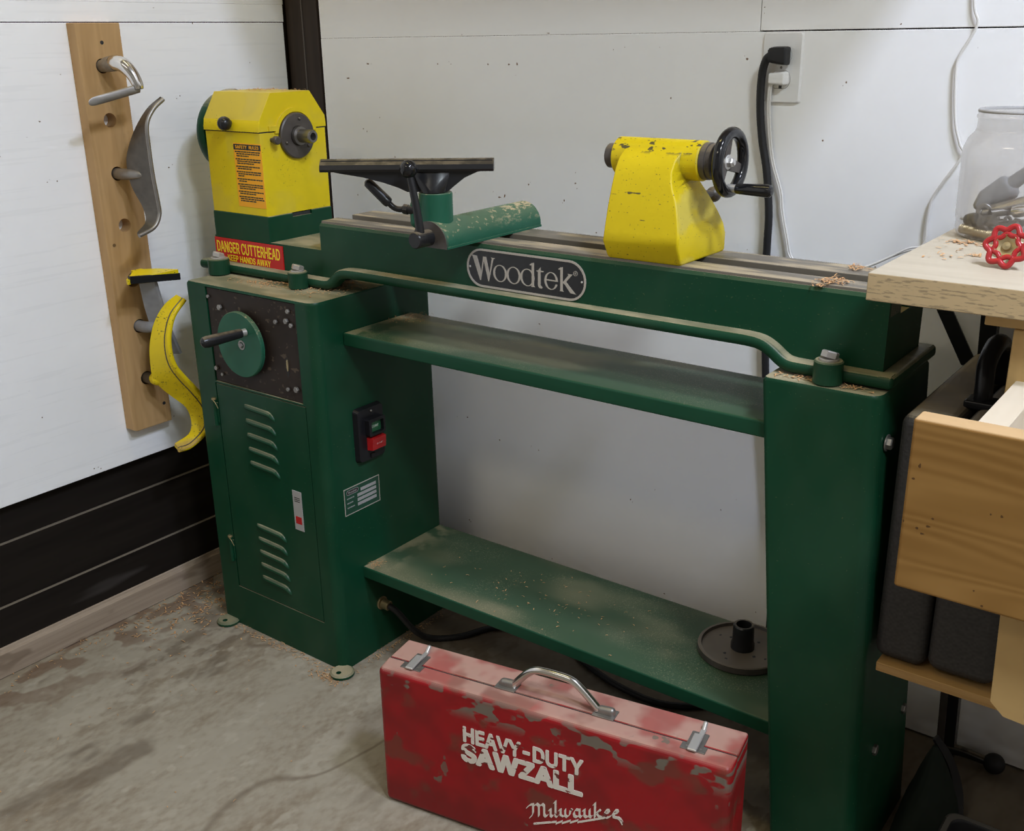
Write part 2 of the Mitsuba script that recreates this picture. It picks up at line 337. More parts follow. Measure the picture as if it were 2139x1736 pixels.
bsdf('brass', (.42, .33, .18), .4, metal=.8)
bsdf('shaving', lambda p, n, uv: mix((.62, .40, .20), (.42, .20, .09), noise(p.x * 300, p.y * 300, p.z * 300)), .7, .2)
bsdf('dirt', lambda p, n, uv: mix((.17, .10, .055), (.36, .24, .13), noise(p.x * 500, p.y * 500, p.z * 500)), .8, .1)
scene['clear_plastic'] = {'type': 'blendbsdf', 'id': 'clear_plastic', 'weight': .22, 'a': {'type': 'thindielectric', 'int_ior': 1.5},
    'b': {'type': 'twosided', 'bsdf': {'type': 'diffuse', 'reflectance': {'type': 'rgb', 'value': [.42, .38, .34]}}}}  # clear with a film of dust
bsdf('dark_cloth', lambda p, n, uv: mix((.012, .020, .015), (.022, .028, .022), fbm(p.x * 30, p.y * 30, p.z * 30)), .8, .2)
bsdf('tray_black', lambda p, n, uv: mix((.012, .012, .014), (.11, .105, .095), smoothstep(.8, .95, n.z) * smoothstep(.07, .085, p.z)), .5, .4)


# ---------------------------------------------------------------- lamps (real fixtures on the ceiling)
for name, (cx, cy, cz), hx, hy, rad, lab in LIGHTS:
    k = thing(name, lab, 'lamp')
    put('housing', cut(rbox(cx - hx - .02, cx + hx + .02, cy - hy - .02, cy + hy + .02, cz - .012, 3.06, .004),
                       rbox(cx - hx, cx + hx, cy - hy, cy + hy, cz - .05, cz + .03, 0)), 'outlet_white', k)
    q = nkey(k + '__diffuser')
    m = trimesh.Trimesh([[cx - hx, cy - hy, cz], [cx + hx, cy - hy, cz], [cx + hx, cy + hy, cz], [cx - hx, cy + hy, cz]], [[0, 2, 1], [0, 3, 2]], process=False)
    scene[q] = mikit.ply(m, 'outlet_white', smooth=False, emitter={'type': 'area', 'radiance': {'type': 'rgb', 'value': list(rad)}})

# ---------------------------------------------------------------- the room
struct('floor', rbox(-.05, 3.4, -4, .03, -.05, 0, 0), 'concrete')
struct('ceiling', rbox(-.05, 3.4, -4, .03, 3.06, 3.1, 0), 'ceiling_plain')
struct('wall_right', rbox(3.4, 3.45, -4, .03, 0, 3.06, 0), 'wall_plain')
struct('wall_rear', rbox(-.05, 3.4, -4.05, -4, 0, 3.06, 0), 'wall_plain')
struct('wall_left', rbox(-.06, -.03, -4, .03, 0, 3.06, 0), 'dark_siding')
put('panel', rbox(-.022, 0, -4, -.006, .370, 1.2968, .0012), 'wall_white_left', 'wall_left', label='white painted sheet under the seam')
put('panel', rbox(-.022, 0, -1.2, -.004, 1.2982, 1.3360, .0004), 'wall_white_left', 'wall_left')
put('panel', rbox(-.022, 0, -4, -.002, 1.3362, 3.06, .0004), 'wall_white_left', 'wall_left')
put('panel', rbox(-.022, 0, -4, -1.2002, 1.2982, 1.3360, .0004), 'wall_white_left', 'wall_left')
for z0, z1, xf in ((.284, .40, -.026), (.150, .284, -.017), (.058, .150, -.009)):
    put('siding_board', rbox(-.03, xf, -4, -.001, z0, z1, .0015), 'dark_siding', 'wall_left')
struct('wall_back', rbox(-.05, 3.4, .018, .04, 0, 3.06, 0), 'dark_post')
put('panel', rbox(.1165, 2.6, 0, .016, .004, 1.2600, .0012), 'wall_white_back', 'wall_back')
put('panel', rbox(.1165, 1.1985, 0.0004, .016, 1.2604, 3.06, .0012), 'wall_white_back', 'wall_back')
put('panel', rbox(1.2000, 2.6, 0, .016, 1.2618, 3.06, .0012), 'wall_white_back', 'wall_back')
put('panel', rbox(2.6012, 3.4, 0, .016, .004, 3.06, .0012), 'wall_white_back', 'wall_back')
put('post_board', rbox(.0, .063, .004, .018, 0, 3.06, .001), 'dark_post', 'wall_back', label='dark brown corner post board')
put('post_edge', rbox(.0615, .0655, -.005, .01, 0, 3.06, .001), 'post_edge', 'wall_back')
put('post_board', rbox(.0655, .112, -.003, .018, 0, 3.06, .002), 'dark_post', 'wall_back', label='dark brown corner post board')
struct('baseboard_left', union(rbox(-.03, .001, -4, -.001, 0, .056, .003), rbox(-.03, -.006, -4, -.001, .05, .0655, .004)), 'weathered_wood', 35,
       'weathered bare wood plank along the foot of the left wall')
k = thing('wall_shelf', 'board shelf on the back wall above the lathe, over the top of the photo', 'shelf')
put('board', rbox(.2, 1.63, -.28, -.001, 1.60, 1.625, .002), 'tan_wood', k)
for x in (.35, 1.45): put('bracket', cat([rbox(x, x + .02, -.26, -.001, 1.58, 1.60, 0), rbox(x, x + .02, -.02, -.001, 1.58, 1.76, 0)]), 'dark_iron', k)

# ---------------------------------------------------------------- wood lathe
L = thing('wood_lathe', 'green and yellow woodturning lathe on a cabinet stand against the white wall', 'lathe')
def ring(x0, x1, y0, y1, z, rs, n=6):
    """rounded rectangle at height z, corner radii rs for (x1,y1), (x0,y1), (x0,y0), (x1,y0)"""
    out = []
    for (cx, cy, r, a0) in ((x1 - rs[0], y1 - rs[0], rs[0], 0), (x0 + rs[1], y1 - rs[1], rs[1], 90), (x0 + rs[2], y0 + rs[2], rs[2], 180), (x1 - rs[3], y0 + rs[3], rs[3], 270)):
        for a in np.radians(a0 + np.linspace(0, 90, n)): out.append([cx + r * math.cos(a), cy + r * math.sin(a), z])
    return out
# cabinet
RC = (.008, .006, .008, .022)
body = loft([ring(.182, .570, -.491, -.162, 0.001, RC), ring(.182, .561, -.491, -.162, .789, RC), ring(.1845, .5585, -.4885, -.1645, .794, RC)])
body = cut(body, rbox(.2455, .5135, -.52, -.483, .5880, .7895, 0), rbox(.2435, .5205, -.52, -.483, .1005, .5845, 0))
CAB = put('cabinet', body, 'green_paint', L, 30, 'green steel cabinet leg')
PL = put('control_plate', rbox(.2470, .5115, -.4885, -.482, .5895, .7880, .001), 'brown_plate', CAB, label='dark brown steel plate behind the speed dial')
for (x, z, r) in ((.253, .770, .004), (.288, .752, .0065), (.255, .618, .0055), (.272, .607, .004), (.499, .616, .0065), (.493, .772, .005), (.474, .612, .0045), (.455, .746, .005), (.486, .752, .006), (.499, .745, .005)):
    put('screw', hexbolt([x, -.4885, z], [0, -1, 0], r, r * .8, False), 'dull_steel', CAB)
put('dial_slot', front(affinity.scale(Point(0, 0).buffer(.006), .7, 3.2), -.4880, .0012, .475, .657), 'slot_dark', CAB)
put('dial_slot', front(affinity.scale(Point(0, 0).buffer(.003), .8, 4), -.4890, .002, .4765, .661), 'brass', CAB)
door = rbox(.2455, .5185, -.4907, -.482, .1025, .5825, .0012)
D = put('door', door, 'green_paint', CAB, label='green louvred access door')
def louver(x0, x1, z):
    S = []
    for t in np.r_[0, .015, .05, .12, np.linspace(.2, .8, 7), .88, .95, .985, 1]:
        k = (1 - abs(2 * t - 1) ** 6) ** .5 if 0 < t < 1 else .02
        zz = z - .011 * max(0, (t - .80) / .20) ** 2 - .004 * t
        S.append([[x0 + (x1 - x0) * t, -.4903 - d * k, zz + h * (.35 + .65 * k)] for d, h in ((0, .0055), (.0036, .0045), (.0066, .0015), (.0074, -.002), (.0066, -.0045), (0, -.0075))])
    return loft(S)
for z in list(.5495 - .0315 * np.arange(5)) + list(.2775 - .0312 * np.arange(5)):
    put('louver', louver(.331, .424, z), 'green_paint', CAB, 60)
for z0, z1 in ((.487, .545), (.163, .222)):
    put('hinge', cat([cyl([.236, -.4935, z0], [.236, -.4935, z1], .0045, n=16), rbox(.232, .245, -.4925, -.490, z0 + .006, z1 - .006, .0008)]), 'green_paint', CAB)
    put('hinge_pin', cat([cyl([.236, -.4935, z1], [.236, -.4935, z1 + .004], .0055, n=16), tube([[.236, -.497, z1], [.246, -.499, z1 - .004], [.251, -.497, z1 - .016]], .0011, 6)]), 'brass', CAB)
put('label_tag', rbox(.4565, .4835, -.4918, -.490, .303, .392, .0004), 'grey_label', CAB, label='grey tag with a red square')
put('tag_square', rbox(.4615, .479, -.4922, -.4905, .318, .3345, .0002), 'red_button', CAB)
put('tag_print', cat([rbox(.462, .478, -.4921, -.4905, z, z + .0016, 0) for z in (.368, .372, .376)]), 'print_black', CAB)
for x, y in ((.207, -.503), (.573, -.500), (.207, -.150), (.555, -.150)):
    put('foot', cut(rev([(1e-5, 0), (.024, 0), (.026, .002), (.026, .006), (.022, .009), (1e-5, .009)], (x, y, .0005), n=24), cyl([x, y - .01, -.01], [x, y - .01, .03], .0055, n=12)), 'green_paint', CAB)
# switch
SW = put('switch_box', put_at(hull(np.vstack([np.c_[np.asarray(rrect(.078, .116, .008).exterior.coords), np.zeros(len(rrect(.078, .116, .008).exterior.coords))],
        np.c_[np.asarray(rrect(.072, .110, .008).exterior.coords), np.full(len(rrect(.072, .110, .008).exterior.coords), .011)]])), [.5645, -.372, .505], Y, Z), 'black_plastic', L, 30, 'black on and off switch plate')
put('shroud', cut(side(rrect(.046, .036, .004, -.366, .521), .570, .018), side(rrect(.034, .025, .002, -.365, .520), .578, .02)), 'black_plastic', SW)
put('start_button', side(rrect(.033, .024, .002, -.365, .520), .572, .008), 'green_button', SW, label='green start button')
put('stop_button', hull([[.572, -.386, .499], [.572, -.346, .499], [.572, -.386, .471], [.572, -.346, .471], [.592, -.385, .498], [.592, -.347, .498], [.590, -.385, .473], [.590, -.347, .473]]), 'red_button', SW, label='red stop button')
def word(t, h, o, ux, uy, bsd, parent, d=.0006, bold=False, sx=1., smooth=False, name='lettering', width=None, grow=0):
    m = meshkit.text_mesh(t, h, d, bold)
    f = m.triangles[m.face_normals[:, 2] > .9][:, :, :2]
    g = unary_union([Polygon(q).buffer(1e-7) for q in f]).buffer(grow + 1e-6).simplify(h * .004)
    x0, _, x1, _ = g.bounds
    g = affinity.scale(affinity.translate(g, -x0, 0), (width / (x1 - x0)) if width else sx, 1, origin=(0, 0))
    return put(name, put_at(extr(g, d), o, ux, uy), bsd, parent, False)
word('START', .005, [.580, -.376, .517], Y, Z, 'white_print', SW, width=.021)
word('STOP', .005, [.5905, -.374, .484], Y, Z, 'white_print', SW, width=.018)
put('screw', ball([.577, -.371, .553], .0028, 1), 'dull_steel', SW)
put('lug', rbox(.574, .578, -.378, -.366, .452, .462, .001), 'black_plastic', SW)
# rating plate
RP = put('rating_plate', rbox(.5640, .5668, -.452, -.350, .345, .404, .0004), 'plate_green', L, label='small data plate with blank white lines')
fr = sbox(-.452, .345, -.350, .404); put('frame', side(fr.difference(fr.buffer(-.0018)), .5662, .0011), 'silver_print', RP)
for i, z in enumerate((.3865, .3765, .3665, .3565)):
    put('blank_line', side(sbox(-.405 if i == 0 else -.415, z, -.360, z + .0068), .5664, .0008), 'grey_label', RP)
ov = rrect(.034, .0105, .0052, -.428, .3935); put('logo', side(ov, .5664, .0007), 'print_black', RP)
put('logo_rim', side(ov.difference(ov.buffer(-.0008)), .5664, .0010), 'grey_label', RP)
word('Woodtek', .005, [.5668, -.4405, .3910], Y, Z, 'grey_label', RP, width=.025)
for z, wd in ((.3795, .018), (.3695, .016), (.3595, .018)):
    put('small_print', cat([side(sbox(-.444 + i * .0035, z, -.4415 + i * .0035, z + .0026), .5664, .0006) for i in range(int(wd / .0035) + 1)]), 'grey_label', RP)
put('cord_gland', cat([cyl([.562, -.367, .108], [.572, -.367, .108], .015, n=24), cyl([.572, -.367, .108], [.590, -.366, .106], .011, n=24)]), 'brass', L, label='metal cord grip')
# right leg
RL = (.008, .006, .008, .020)
leg = loft([ring(1.508, 1.640, -.452, -.190, .001, RL), ring(1.4285, 1.600, -.428, -.205, .789, RL), ring(1.431, 1.5975, -.4255, -.2075, .794, RL)])
LG = put('leg', leg, 'green_paint', L, 30, 'green tapered steel leg')
for p in ((1.6265, -.224, .197), (1.6265, -.365, .202), (1.605, -.397, .722)):
    put('bolt', hexbolt(p, X, .009, .007), 'dull_steel', LG)
# shelves
SH = put('upper_shelf', union(rbox(.562, 1.448, -.419, -.224, .702, .7245, .004), rbox(.562, 1.448, -.419, -.409, .698, .7235, .003)), 'shelf_paint', L, label='dusty green upper shelf')
SH2 = put('lower_shelf', union(rbox(.566, 1.494, -.414, -.165, .196, .2165, .004), rbox(.566, 1.494, -.414, -.404, .190, .2155, .003)), 'shelf_paint', L, label='dusty green lower shelf')
# bed
FL = [(.115, .806), (.50, .806), (.513, .810), (.524, .820), (.535, .829), (.549, .8335), (.58, .835), (1.385, .835), (1.408, .833), (1.425, .824), (1.440, .812), (1.452, .8065), (1.475, .806), (1.600, .806)]
for _ in range(2):      # round the corners of the path
    q_ = [FL[0]]
    for a_, b_, c_ in zip(FL[:-2], FL[1:-1], FL[2:]):
        for e_ in (a_, c_):
            d_ = math.dist(b_, e_); t_ = min(.25, .006 / d_); q_.append((b_[0] + (e_[0] - b_[0]) * t_, b_[1] + (e_[1] - b_[1]) * t_))
    FL = q_ + [FL[-1]]
low = [(x, z) for x, z in FL if .144 < x < 1.583]
flp = lambda x0, x1: [(x, np.interp(x, [a for a, b in FL], [b for a, b in FL])) for x in [x0] + [a for a, b in FL if x0 < a < x1] + [x1]]
beam = Polygon(flp(.473, 1.583) + [(1.583, .9215), (.473, .9215)])
fb = front(beam, -.326, .050); bb = front(beam, -.218, .067)
lb = put_at(extr(Polygon(flp(.144, .480) + [(.480, .868), (.144, .868)]), .175), [0, -.199, 0], X, Z)
ep = rbox(1.545, 1.583, -.374, -.220, .800, .888, 0)
ch = lambda y, s: hull([[x, y + s * dy, .9225 + dz] for x in (.40, 1.62) for dy, dz in ((-.001, .002), (-.001, -.0075), (.0065, .002))])
bed = cut(union(fb, bb, lb, ep), ch(-.376, 1), ch(-.218, -1))
BED = put('bed', bed, 'green_paint', L, 25, 'green cast bed')
def flange(y0, s):
    c = [(.0095, 0), (.0095, .017 * s), (.0075, .0205 * s), (.003, .023 * s), (-.003, .023 * s), (-.0075, .0205 * s), (-.0095, .017 * s), (-.0095, 0)]
    P = A(FL); t = np.gradient(P, axis=0); t /= np.linalg.norm(t, axis=1, keepdims=True); nn = np.c_[-t[:, 1], t[:, 0]]
    return loft([[[p[0] + m[0] * a, y0 + b, p[1] + m[1] * a] for a, b in c] for p, m in zip(P, nn)])
put('flange', flange(-.376, -1), 'green_paint', BED, 50); put('flange', flange(-.218, 1), 'green_paint', BED, 50)
put('flange', rbox(1.578, 1.6045, -.399, -.195, .7965, .8155, .007), 'green_paint', BED); put('flange', rbox(.112, .146, -.399, -.195, .7965, .8155, .007), 'green_paint', BED)
put('rail', rbox(.4735, 1.583, -.3705, -.3250, .890, .926, .0012), 'rail_iron', BED, label='dusty machined rail'); put('rail', rbox(.4733, 1.583, -.2860, -.2235, .890, .926, .0012), 'rail_iron', BED, label='dusty machined rail')
for x, y, r in ((.194, -.411, .0225), (.436, -.409, .0195), (1.516, -.404, .0205)):
    put('boss', cyl([x, y, .7945], [x, y, .8285], r, n=32, c=.002), 'green_paint', BED)
    put('bolt', cat([cyl([x, y, .8285], [x, y, .8315], r * .68, n=24), rev([(1e-5, 0), (.0125, 0), (.0125, .008), (.0108, .0095), (1e-5, .0095)], (x, y, .8315), (.12, .3, 1), 6)]), 'steel', BED, False)
# nameplate
NP = put('nameplate', front(rrect(.250, .068, .0335, .9695, .880), -.3755, .0012), 'plate_black', L, label='black plate with the maker name')
cap = rrect(.250, .068, .0335, .9695, .880); put('rim', front(cap.difference(cap.buffer(-.0038)), -.3765, .0012), 'silver_print', NP)
for x in (.8515, 1.0860): put('rivet', ball([x, -.3768, .880], .0022, 1), 'steel', NP)
def oval(cx, rx, ry=.5, cy=.5, tx=.14, ty=.045, off=0): return affinity.translate(affinity.scale(Point(0, 0).buffer(1, 24), rx, ry), cx, cy).difference(affinity.translate(affinity.scale(Point(0, 0).buffer(1, 24), rx - tx, ry - ty), cx + off, cy))
def poly(*p): return Polygon(p)
W_ = unary_union([poly((0, 1.36), (.34, 1.36), (.66, .38), (.58, -.06), (.54, -.06)), poly((.54, -.06), (.60, -.06), (.90, 1.36), (.80, 1.36)), poly((.78, 1.36), (1.02, 1.36), (1.26, .38), (1.20, -.06), (1.15, -.06)),
                  poly((1.15, -.06), (1.20, -.06), (1.56, 1.28), (1.44, 1.30)), poly((-.08, 1.40), (.38, 1.36), (.32, 1.30), (.02, 1.31)), poly((1.36, 1.36), (1.68, 1.34), (1.52, 1.25))])
stem = lambda x, h, w=.2: poly((x + .02, h), (x - .1, h - .08), (x - .1, h - .14), (x + .02, h - .12), (x + .02, .08), (x - .02, 0), (x + w + .06, 0), (x + w, .08), (x + w, h + .04))
e_ = oval(5.62, .46).difference(sbox(5.62, .34, 6.2, .50)).union(sbox(5.20, .50, 6.02, .57)).intersection(sbox(5, -.1, 6.08, 1.1))
k_ = unary_union([stem(6.22, 1.34, .19), poly((6.40, .52), (6.80, .98), (6.70, 1.03), (7.06, 1.03), (6.50, .42)), poly((6.42, .56), (6.60, .60), (7.22, 0), (7.30, -.06), (6.92, -.03))])
WT = unary_union([W_, oval(2.02, .50), oval(3.00, .50), oval(3.98, .50), stem(4.26, 1.36, .19), poly((4.62, .98), (4.74, 1.0), (4.90, 1.20), (4.90, 1.0), (5.10, 1.0), (5.10, .93), (4.90, .93), (4.90, .16), (5.04, .06), (4.98, -.02), (4.80, 0), (4.72, .12), (4.72, .93), (4.62, .93)), e_, k_])
sc = .0298
put('lettering', front(affinity.affine_transform(WT, [sc, 0, 0, sc, 0, 0]), -.3765, .0009, .8575, .8600), 'silver_print', NP, False)
put('lettering', front(unary_union([Point(0, 0).buffer(.0042).difference(Point(0, 0).buffer(.0036))]), -.3765, .0009, 1.0735, .8930), 'silver_print', NP, False)
word('R', .0042, [1.0720, -.3767, .8910], X, Z, 'silver_print', NP)
# headstock
HB = put('headstock_base', cut(rbox(.146, .3225, -.3745, -.197, .862, .9205, .003), rbox(.30, .34, -.309, -.255, .912, .93, 0), hull([[x, y, z] for x in (.3185, .34) for y, z in ((-.39, .9215), (-.19, .9215), (-.39, .9205), (-.19, .9205))])), 'green_paint', L, label='green headstock base')
put('slot', rbox(.3165, .3185, -.307, -.257, .911, .919, 0), 'slot_dark', HB)
HS = put('headstock', hull(np.vstack([np.asarray(ring(.1475, .3195, -.3735, -.1965, .9205, (.003,) * 4)), np.asarray(ring(.1475, .3195, -.3735, -.1965, 1.0845, (.003,) * 4))])), 'yellow_paint', L, label='yellow headstock housing')
hp = Polygon([(-.3765, 1.0865), (-.3765, 1.0935), (-.3735, 1.0985), (-.3735, 1.109), (-.340, 1.1605), (-.234, 1.1605), (-.196, 1.109), (-.196, 1.0985), (-.1945, 1.0935), (-.1945, 1.0865)])
hood = hull(np.vstack([np.c_[np.full(len(hp.exterior.coords), x), A([(-.285 + (y + .285) * s, 1.125 + (z - 1.125) * s) for y, z in hp.exterior.coords])] for x, s in ((.1465, .985), (.148, 1.), (.319, 1.), (.3205, .985))]))
put('hood', hood, 'yellow_paint', HS, label='yellow bevelled hood')
arc = Point(-.281, 1.074).buffer(.056, 32).difference(Point(-.281, 1.074).buffer(.0475, 32)).intersection(sbox(-.4, 1.082, -.1, 1.2))
put('hood_lip', side(unary_union([arc, sbox(-.352, 1.087, -.330, 1.097)]), .319, .0045), 'yellow_paint', HS)
put('seam_gap', rbox(.1485, .3188, -.3725, -.1975, 1.0835, 1.088, 0), 'slot_dark', HS)
put('index_plate', rev([(1e-5, 0), (.0445, 0), (.0455, .0015), (.0455, .007), (.043, .009), (.020, .009), (.018, .0075), (1e-5, .0075)], (.319, -.281, 1.074), X, 64), 'dark_iron', HS)
for a in (80, 200, 320): put('screw', ball([.328, -.281 + .034 * math.cos(math.radians(a)), 1.074 + .034 * math.sin(math.radians(a))], .004, 1), 'dark_steel', HS)
put('spindle', rev([(1e-5, 0), (.0175, 0), (.0185, .002), (.0185, .010), (.0135, .012), (.0135, .043), (.0120, .046), (.0075, .046), (.0065, .030), (1e-5, .030)], (.326, -.281, 1.074), X, 40), 'spindle_steel', HS, label='bare steel spindle nose')
put('index_pin', cat([cyl([.318, -.345, 1.070], [.328, -.345, 1.070], .0045, n=16), cyl([.328, -.345, 1.070], [.340, -.345, 1.070], .0085, n=20, c=.002)]), 'dark_iron', HS)
put('belt_knob', cat([cyl([.232, -.371, 1.101], [.232, -.382, 1.102], .007, n=16), ball([.232, -.3885, 1.1020], .0142)]), 'black_enamel', HS, label='round black knob')
put('outboard_wheel', cat([rev([(1e-5, -.016), (.070, -.016), (.086, -.012), (.089, 0), (.086, .012), (.070, .014), (1e-5, .014)], (.128, -.285, 1.074), X, 64), cyl([.139, -.285, 1.074], [.150, -.285, 1.074], .02)]), 'green_paint', HS, label='green outboard handwheel')
SL = put('safety_label', rbox(.2345, .3185, -.3742, -.3730, .936, 1.0635, .0002), 'label_orange', HS, label='orange safety rules sticker')
put('header', rbox(.2355, .3175, -.3745, -.3735, 1.0505, 1.0615, 0), 'print_black', SL)
word('SAFETY  RULES', .0062, [.2405, -.3744, 1.0530], X, Z, 'label_orange', SL, width=.072, bold=True)
q = []; r2 = random.Random(8); z = 1.0455
for para in (3, 3, 2, 3, 2, 3, 2, 3):
    for li in range(para):
        x = .2385 + (.004 if li else 0); x1 = (.315 if li < para - 1 else r2.uniform(.262, .305))
        while x < x1 - .003:
            wl = min(r2.uniform(.004, .011), x1 - x); q.append(front(sbox(x, z, x + wl, z + .0024), -.3735, .0010)); x += wl + .0016
        z -= .0042
    z -= .0021
put('small_print', cat(q), 'print_black', SL, False)
DL = put('danger_label', rbox(.1445, .3585, -.3768, -.3735, .8115, .8640, .0003), 'label_red', L, label='red danger sticker with yellow letters')
word('DANGER CUTTERHEAD', .0225, [.1505, -.3767, .8345], X, Z, 'label_yellow', DL, bold=False, width=.2, grow=.0006)
word('KEEP HANDS AWAY', .0125, [.1830, -.3767, .8172], X, Z, 'label_yellow', DL, bold=False, width=.137, grow=.0004)
# banjo
sec = unary_union([Point(0, 0).buffer(.0375, 24).intersection(sbox(-1, 0, 1, 1)), sbox(-.0375, -.0065, .0375, .001), sbox(-.0395, -.0065, .0395, -.003)])
BJ = put('banjo', front(sec, -.197, .269, .8385, .9328), 'banjo_paint', L, label='green tool rest holder across the bed')
put('post_socket', cat([rev([(1e-5, -.034), (.0285, -.034), (.0285, .045), (.0275, .0465), (.0150, .0465), (1e-5, .044)], (.8300, -.4370, .9680), n=40), hull(np.vstack([ICO2 * .012 + p for p in ([.800, -.452, .990], [.800, -.452, .965], [.825, -.441, .990], [.825, -.441, .96])]))]), 'banjo_paint', BJ)
fp = unary_union([Point(0, 0).buffer(.0375, 24).intersection(sbox(-1, 0, 1, 1)), sbox(-.0375, -.0065, .0375, .001)])
put('end_plate', front(fp, -.462, .0055, .8385, .9328), 'dark_iron', BJ)
put('hub', rev([(1e-5, 0), (.0135, 0), (.0140, .002), (.0140, .036), (.0125, .038), (1e-5, .038)], (.838, -.466, .9435), (0, -1, 0), 32), 'black_enamel', BJ)
put('lever', tube([[.840, -.490, .949], [.835, -.490, .985], [.829, -.491, 1.02], [.8235, -.492, 1.046]], [.0075, .0068, .0062, .0058], 14), 'black_enamel', BJ, label='black clamp lever')
put('ball_knob', ball([.8215, -.492, 1.0575], .0148), 'gloss_black', BJ)
put('clamp_stud', cat([cyl([.812, -.455, .9845], [.790, -.462, .9850], .0075, n=20), cyl([.790, -.462, .985], [.781, -.465, .986], .0085, n=8)]), 'black_enamel', BJ)
put('clamp_handle', cat([tube([[.783, -.465, .9855], [.773, -.469, .9855], [.765, -.473, .989], [.757, -.478, .998]], .0050, 12), tube([[.7595, -.4765, .9955], [.7555, -.479, 1.000], [.730, -.489, 1.0255], [.7255, -.4905, 1.0295], [.7225, -.4915, 1.0325]], [.0075, .0092, .0086, .0078, .003], 16)]), 'black_enamel', BJ, label='black locking handle with a plastic grip')
# tool rest
A0 = A([.674, -.544, 0]); UR = A([.8326, .5539, 0]); NR = A([.5539, -.8326, 0])   # along the bar, towards the turner
pw = Polygon([(0, 1.068), (0, 1.0535), (.03, 1.047), (.069, 1.0405), (.105, 1.031), (.128, 1.023), (.143, 1.016), (.211, 1.016), (.223, 1.026), (.240, 1.039), (.262, 1.0485), (.287, 1.052), (.287, 1.068)])
web = put_at(extr(pw, .011), A0 - NR * .0055, UR, Z)
bar = loft([[A0 + UR * s + NR * a + Z * b for a, b in ((-.008, 1.0565), (-.008, 1.066), (-.005, 1.070), (.001, 1.070), (.012, 1.0615), (.0145, 1.054), (.012, 1.050), (-.004, 1.050))] for s in (-.002, .289)])
TR = put('tool_rest', cat([web, bar]), 'black_enamel', L, 30, 'black cast tool rest')
put('boss', hull(np.vstack([np.c_[.8300 + .022 * np.cos(np.linspace(0, 6.28, 24)), -.4410 + .022 * np.sin(np.linspace(0, 6.28, 24)), np.full(24, z)] for z in (1.0155, 1.022)] + [[A0 + UR * s + NR * a + Z * 1.048 for s in (.155, .215) for a in (-.006, .008)]])), 'black_enamel', TR)
put('post', cyl([.830, -.441, .96], [.830, -.441, 1.02], .0128), 'dull_steel', TR)
# tailstock
TY, TZ = -.300, 1.0755
lv = [(.9262, 1.133, 1.261, -.371, -.226), (.929, 1.131, 1.263, -.3735, -.225), (.955, 1.131, 1.264, -.3880, -.226), (.972, 1.131, 1.2625, -.384, -.232), (.990, 1.131, 1.2585, -.3795, -.243), (1.010, 1.131, 1.253, -.374, -.256), (1.024, 1.131, 1.247, -.369, -.264), (1.036, 1.131, 1.240, -.365, -.269), (1.048, 1.131, 1.2345, -.360, -.275), (1.062, 1.131, 1.2315, -.3545, -.280), (1.078, 1.131, 1.2315, -.344, -.282), (1.092, 1.132, 1.233, -.326, -.286), (1.1035, 1.134, 1.236, -.308, -.294)]
TSB = union(loft([ring(x0, x1, y0, y1, z, (.003, .003, .003, .004), 4) for z, x0, x1, y0, y1 in lv]), cyl([1.107, TY, TZ], [1.2595, TY, TZ], .0305, n=48, c=.002))
TS = put('tailstock', TSB, 'tailstock_paint', L, 35, 'yellow tailstock')
put('quill', rev([(1e-5, 0), (.018, 0), (.0195, .0015), (.0195, .020), (1e-5, .020)], (1.0880, TY, TZ), X, 36), 'dark_iron', TS)
put('collar', rev([(1e-5, 0), (.0270, 0), (.0280, .001), (.0280, .009), (.0262, .0100), (.0262, .0125), (.0275, .0135), (.0270, .018), (.0180, .0195), (1e-5, .0195)], (1.2595, TY, TZ), X, 40), 'dark_iron', TS)
put('hub', rev([(1e-5, 0), (.017, 0), (.017, .010), (.015, .015), (1e-5, .015)], (1.2785, TY, TZ), X, 32), 'dark_iron', TS)
WX, R0 = 1.3005, .0435
HW = put('handwheel', loop([[WX, TY + R0 * math.cos(a), TZ + R0 * math.sin(a)] for a in np.linspace(0, 2 * np.pi, 65)[:-1]], .0088, X), 'gloss_black', TS, True, 'glossy black handwheel with a crank handle')
for a in (100, 220, 340):
    c, s = math.cos(math.radians(a)), math.sin(math.radians(a))
    put('spoke', hull([[x, TY + r * c - w * s, TZ + r * s + w * c] for r, x0, w0 in ((.010, 1.2885, .0095), (.041, 1.2955, .0065)) for w in (-w0, w0) for x in (x0, x0 + .008)]), 'dark_iron', TS)
put('nut', cat([cyl([1.286, TY, TZ], [1.298, TY, TZ], .0115, n=24), rev([(1e-5, 0), (.0076, 0), (.0076, .006), (.006, .008), (1e-5, .008)], (1.298, TY, TZ), X, 6), cyl([1.301, TY, TZ], [1.308, TY, TZ], .0042, n=14)]), 'steel', TS, False)
hy, hz = TY + R0 * math.cos(math.radians(-97)), TZ + R0 * math.sin(math.radians(-97)) + .006
put('handle_ferrule', cyl([1.3005, hy, hz], [1.3155, hy, hz], .0062, n=20), 'steel', TS)
put('crank_handle', rev([(1e-5, 0), (.0068, 0), (.0078, .002), (.0088, .025), (.0098, .048), (.0090, .0545), (.0060, .0575), (1e-5, .058)], (1.3150, hy, hz), X, 28), 'gloss_black', TS)
put('lock_knob', cat([cyl([1.235, -.262, 1.020], [1.235, -.222, 1.014], .006, n=16), ball([1.235, -.218, 1.0135], .0125)]), 'dark_iron', TS)
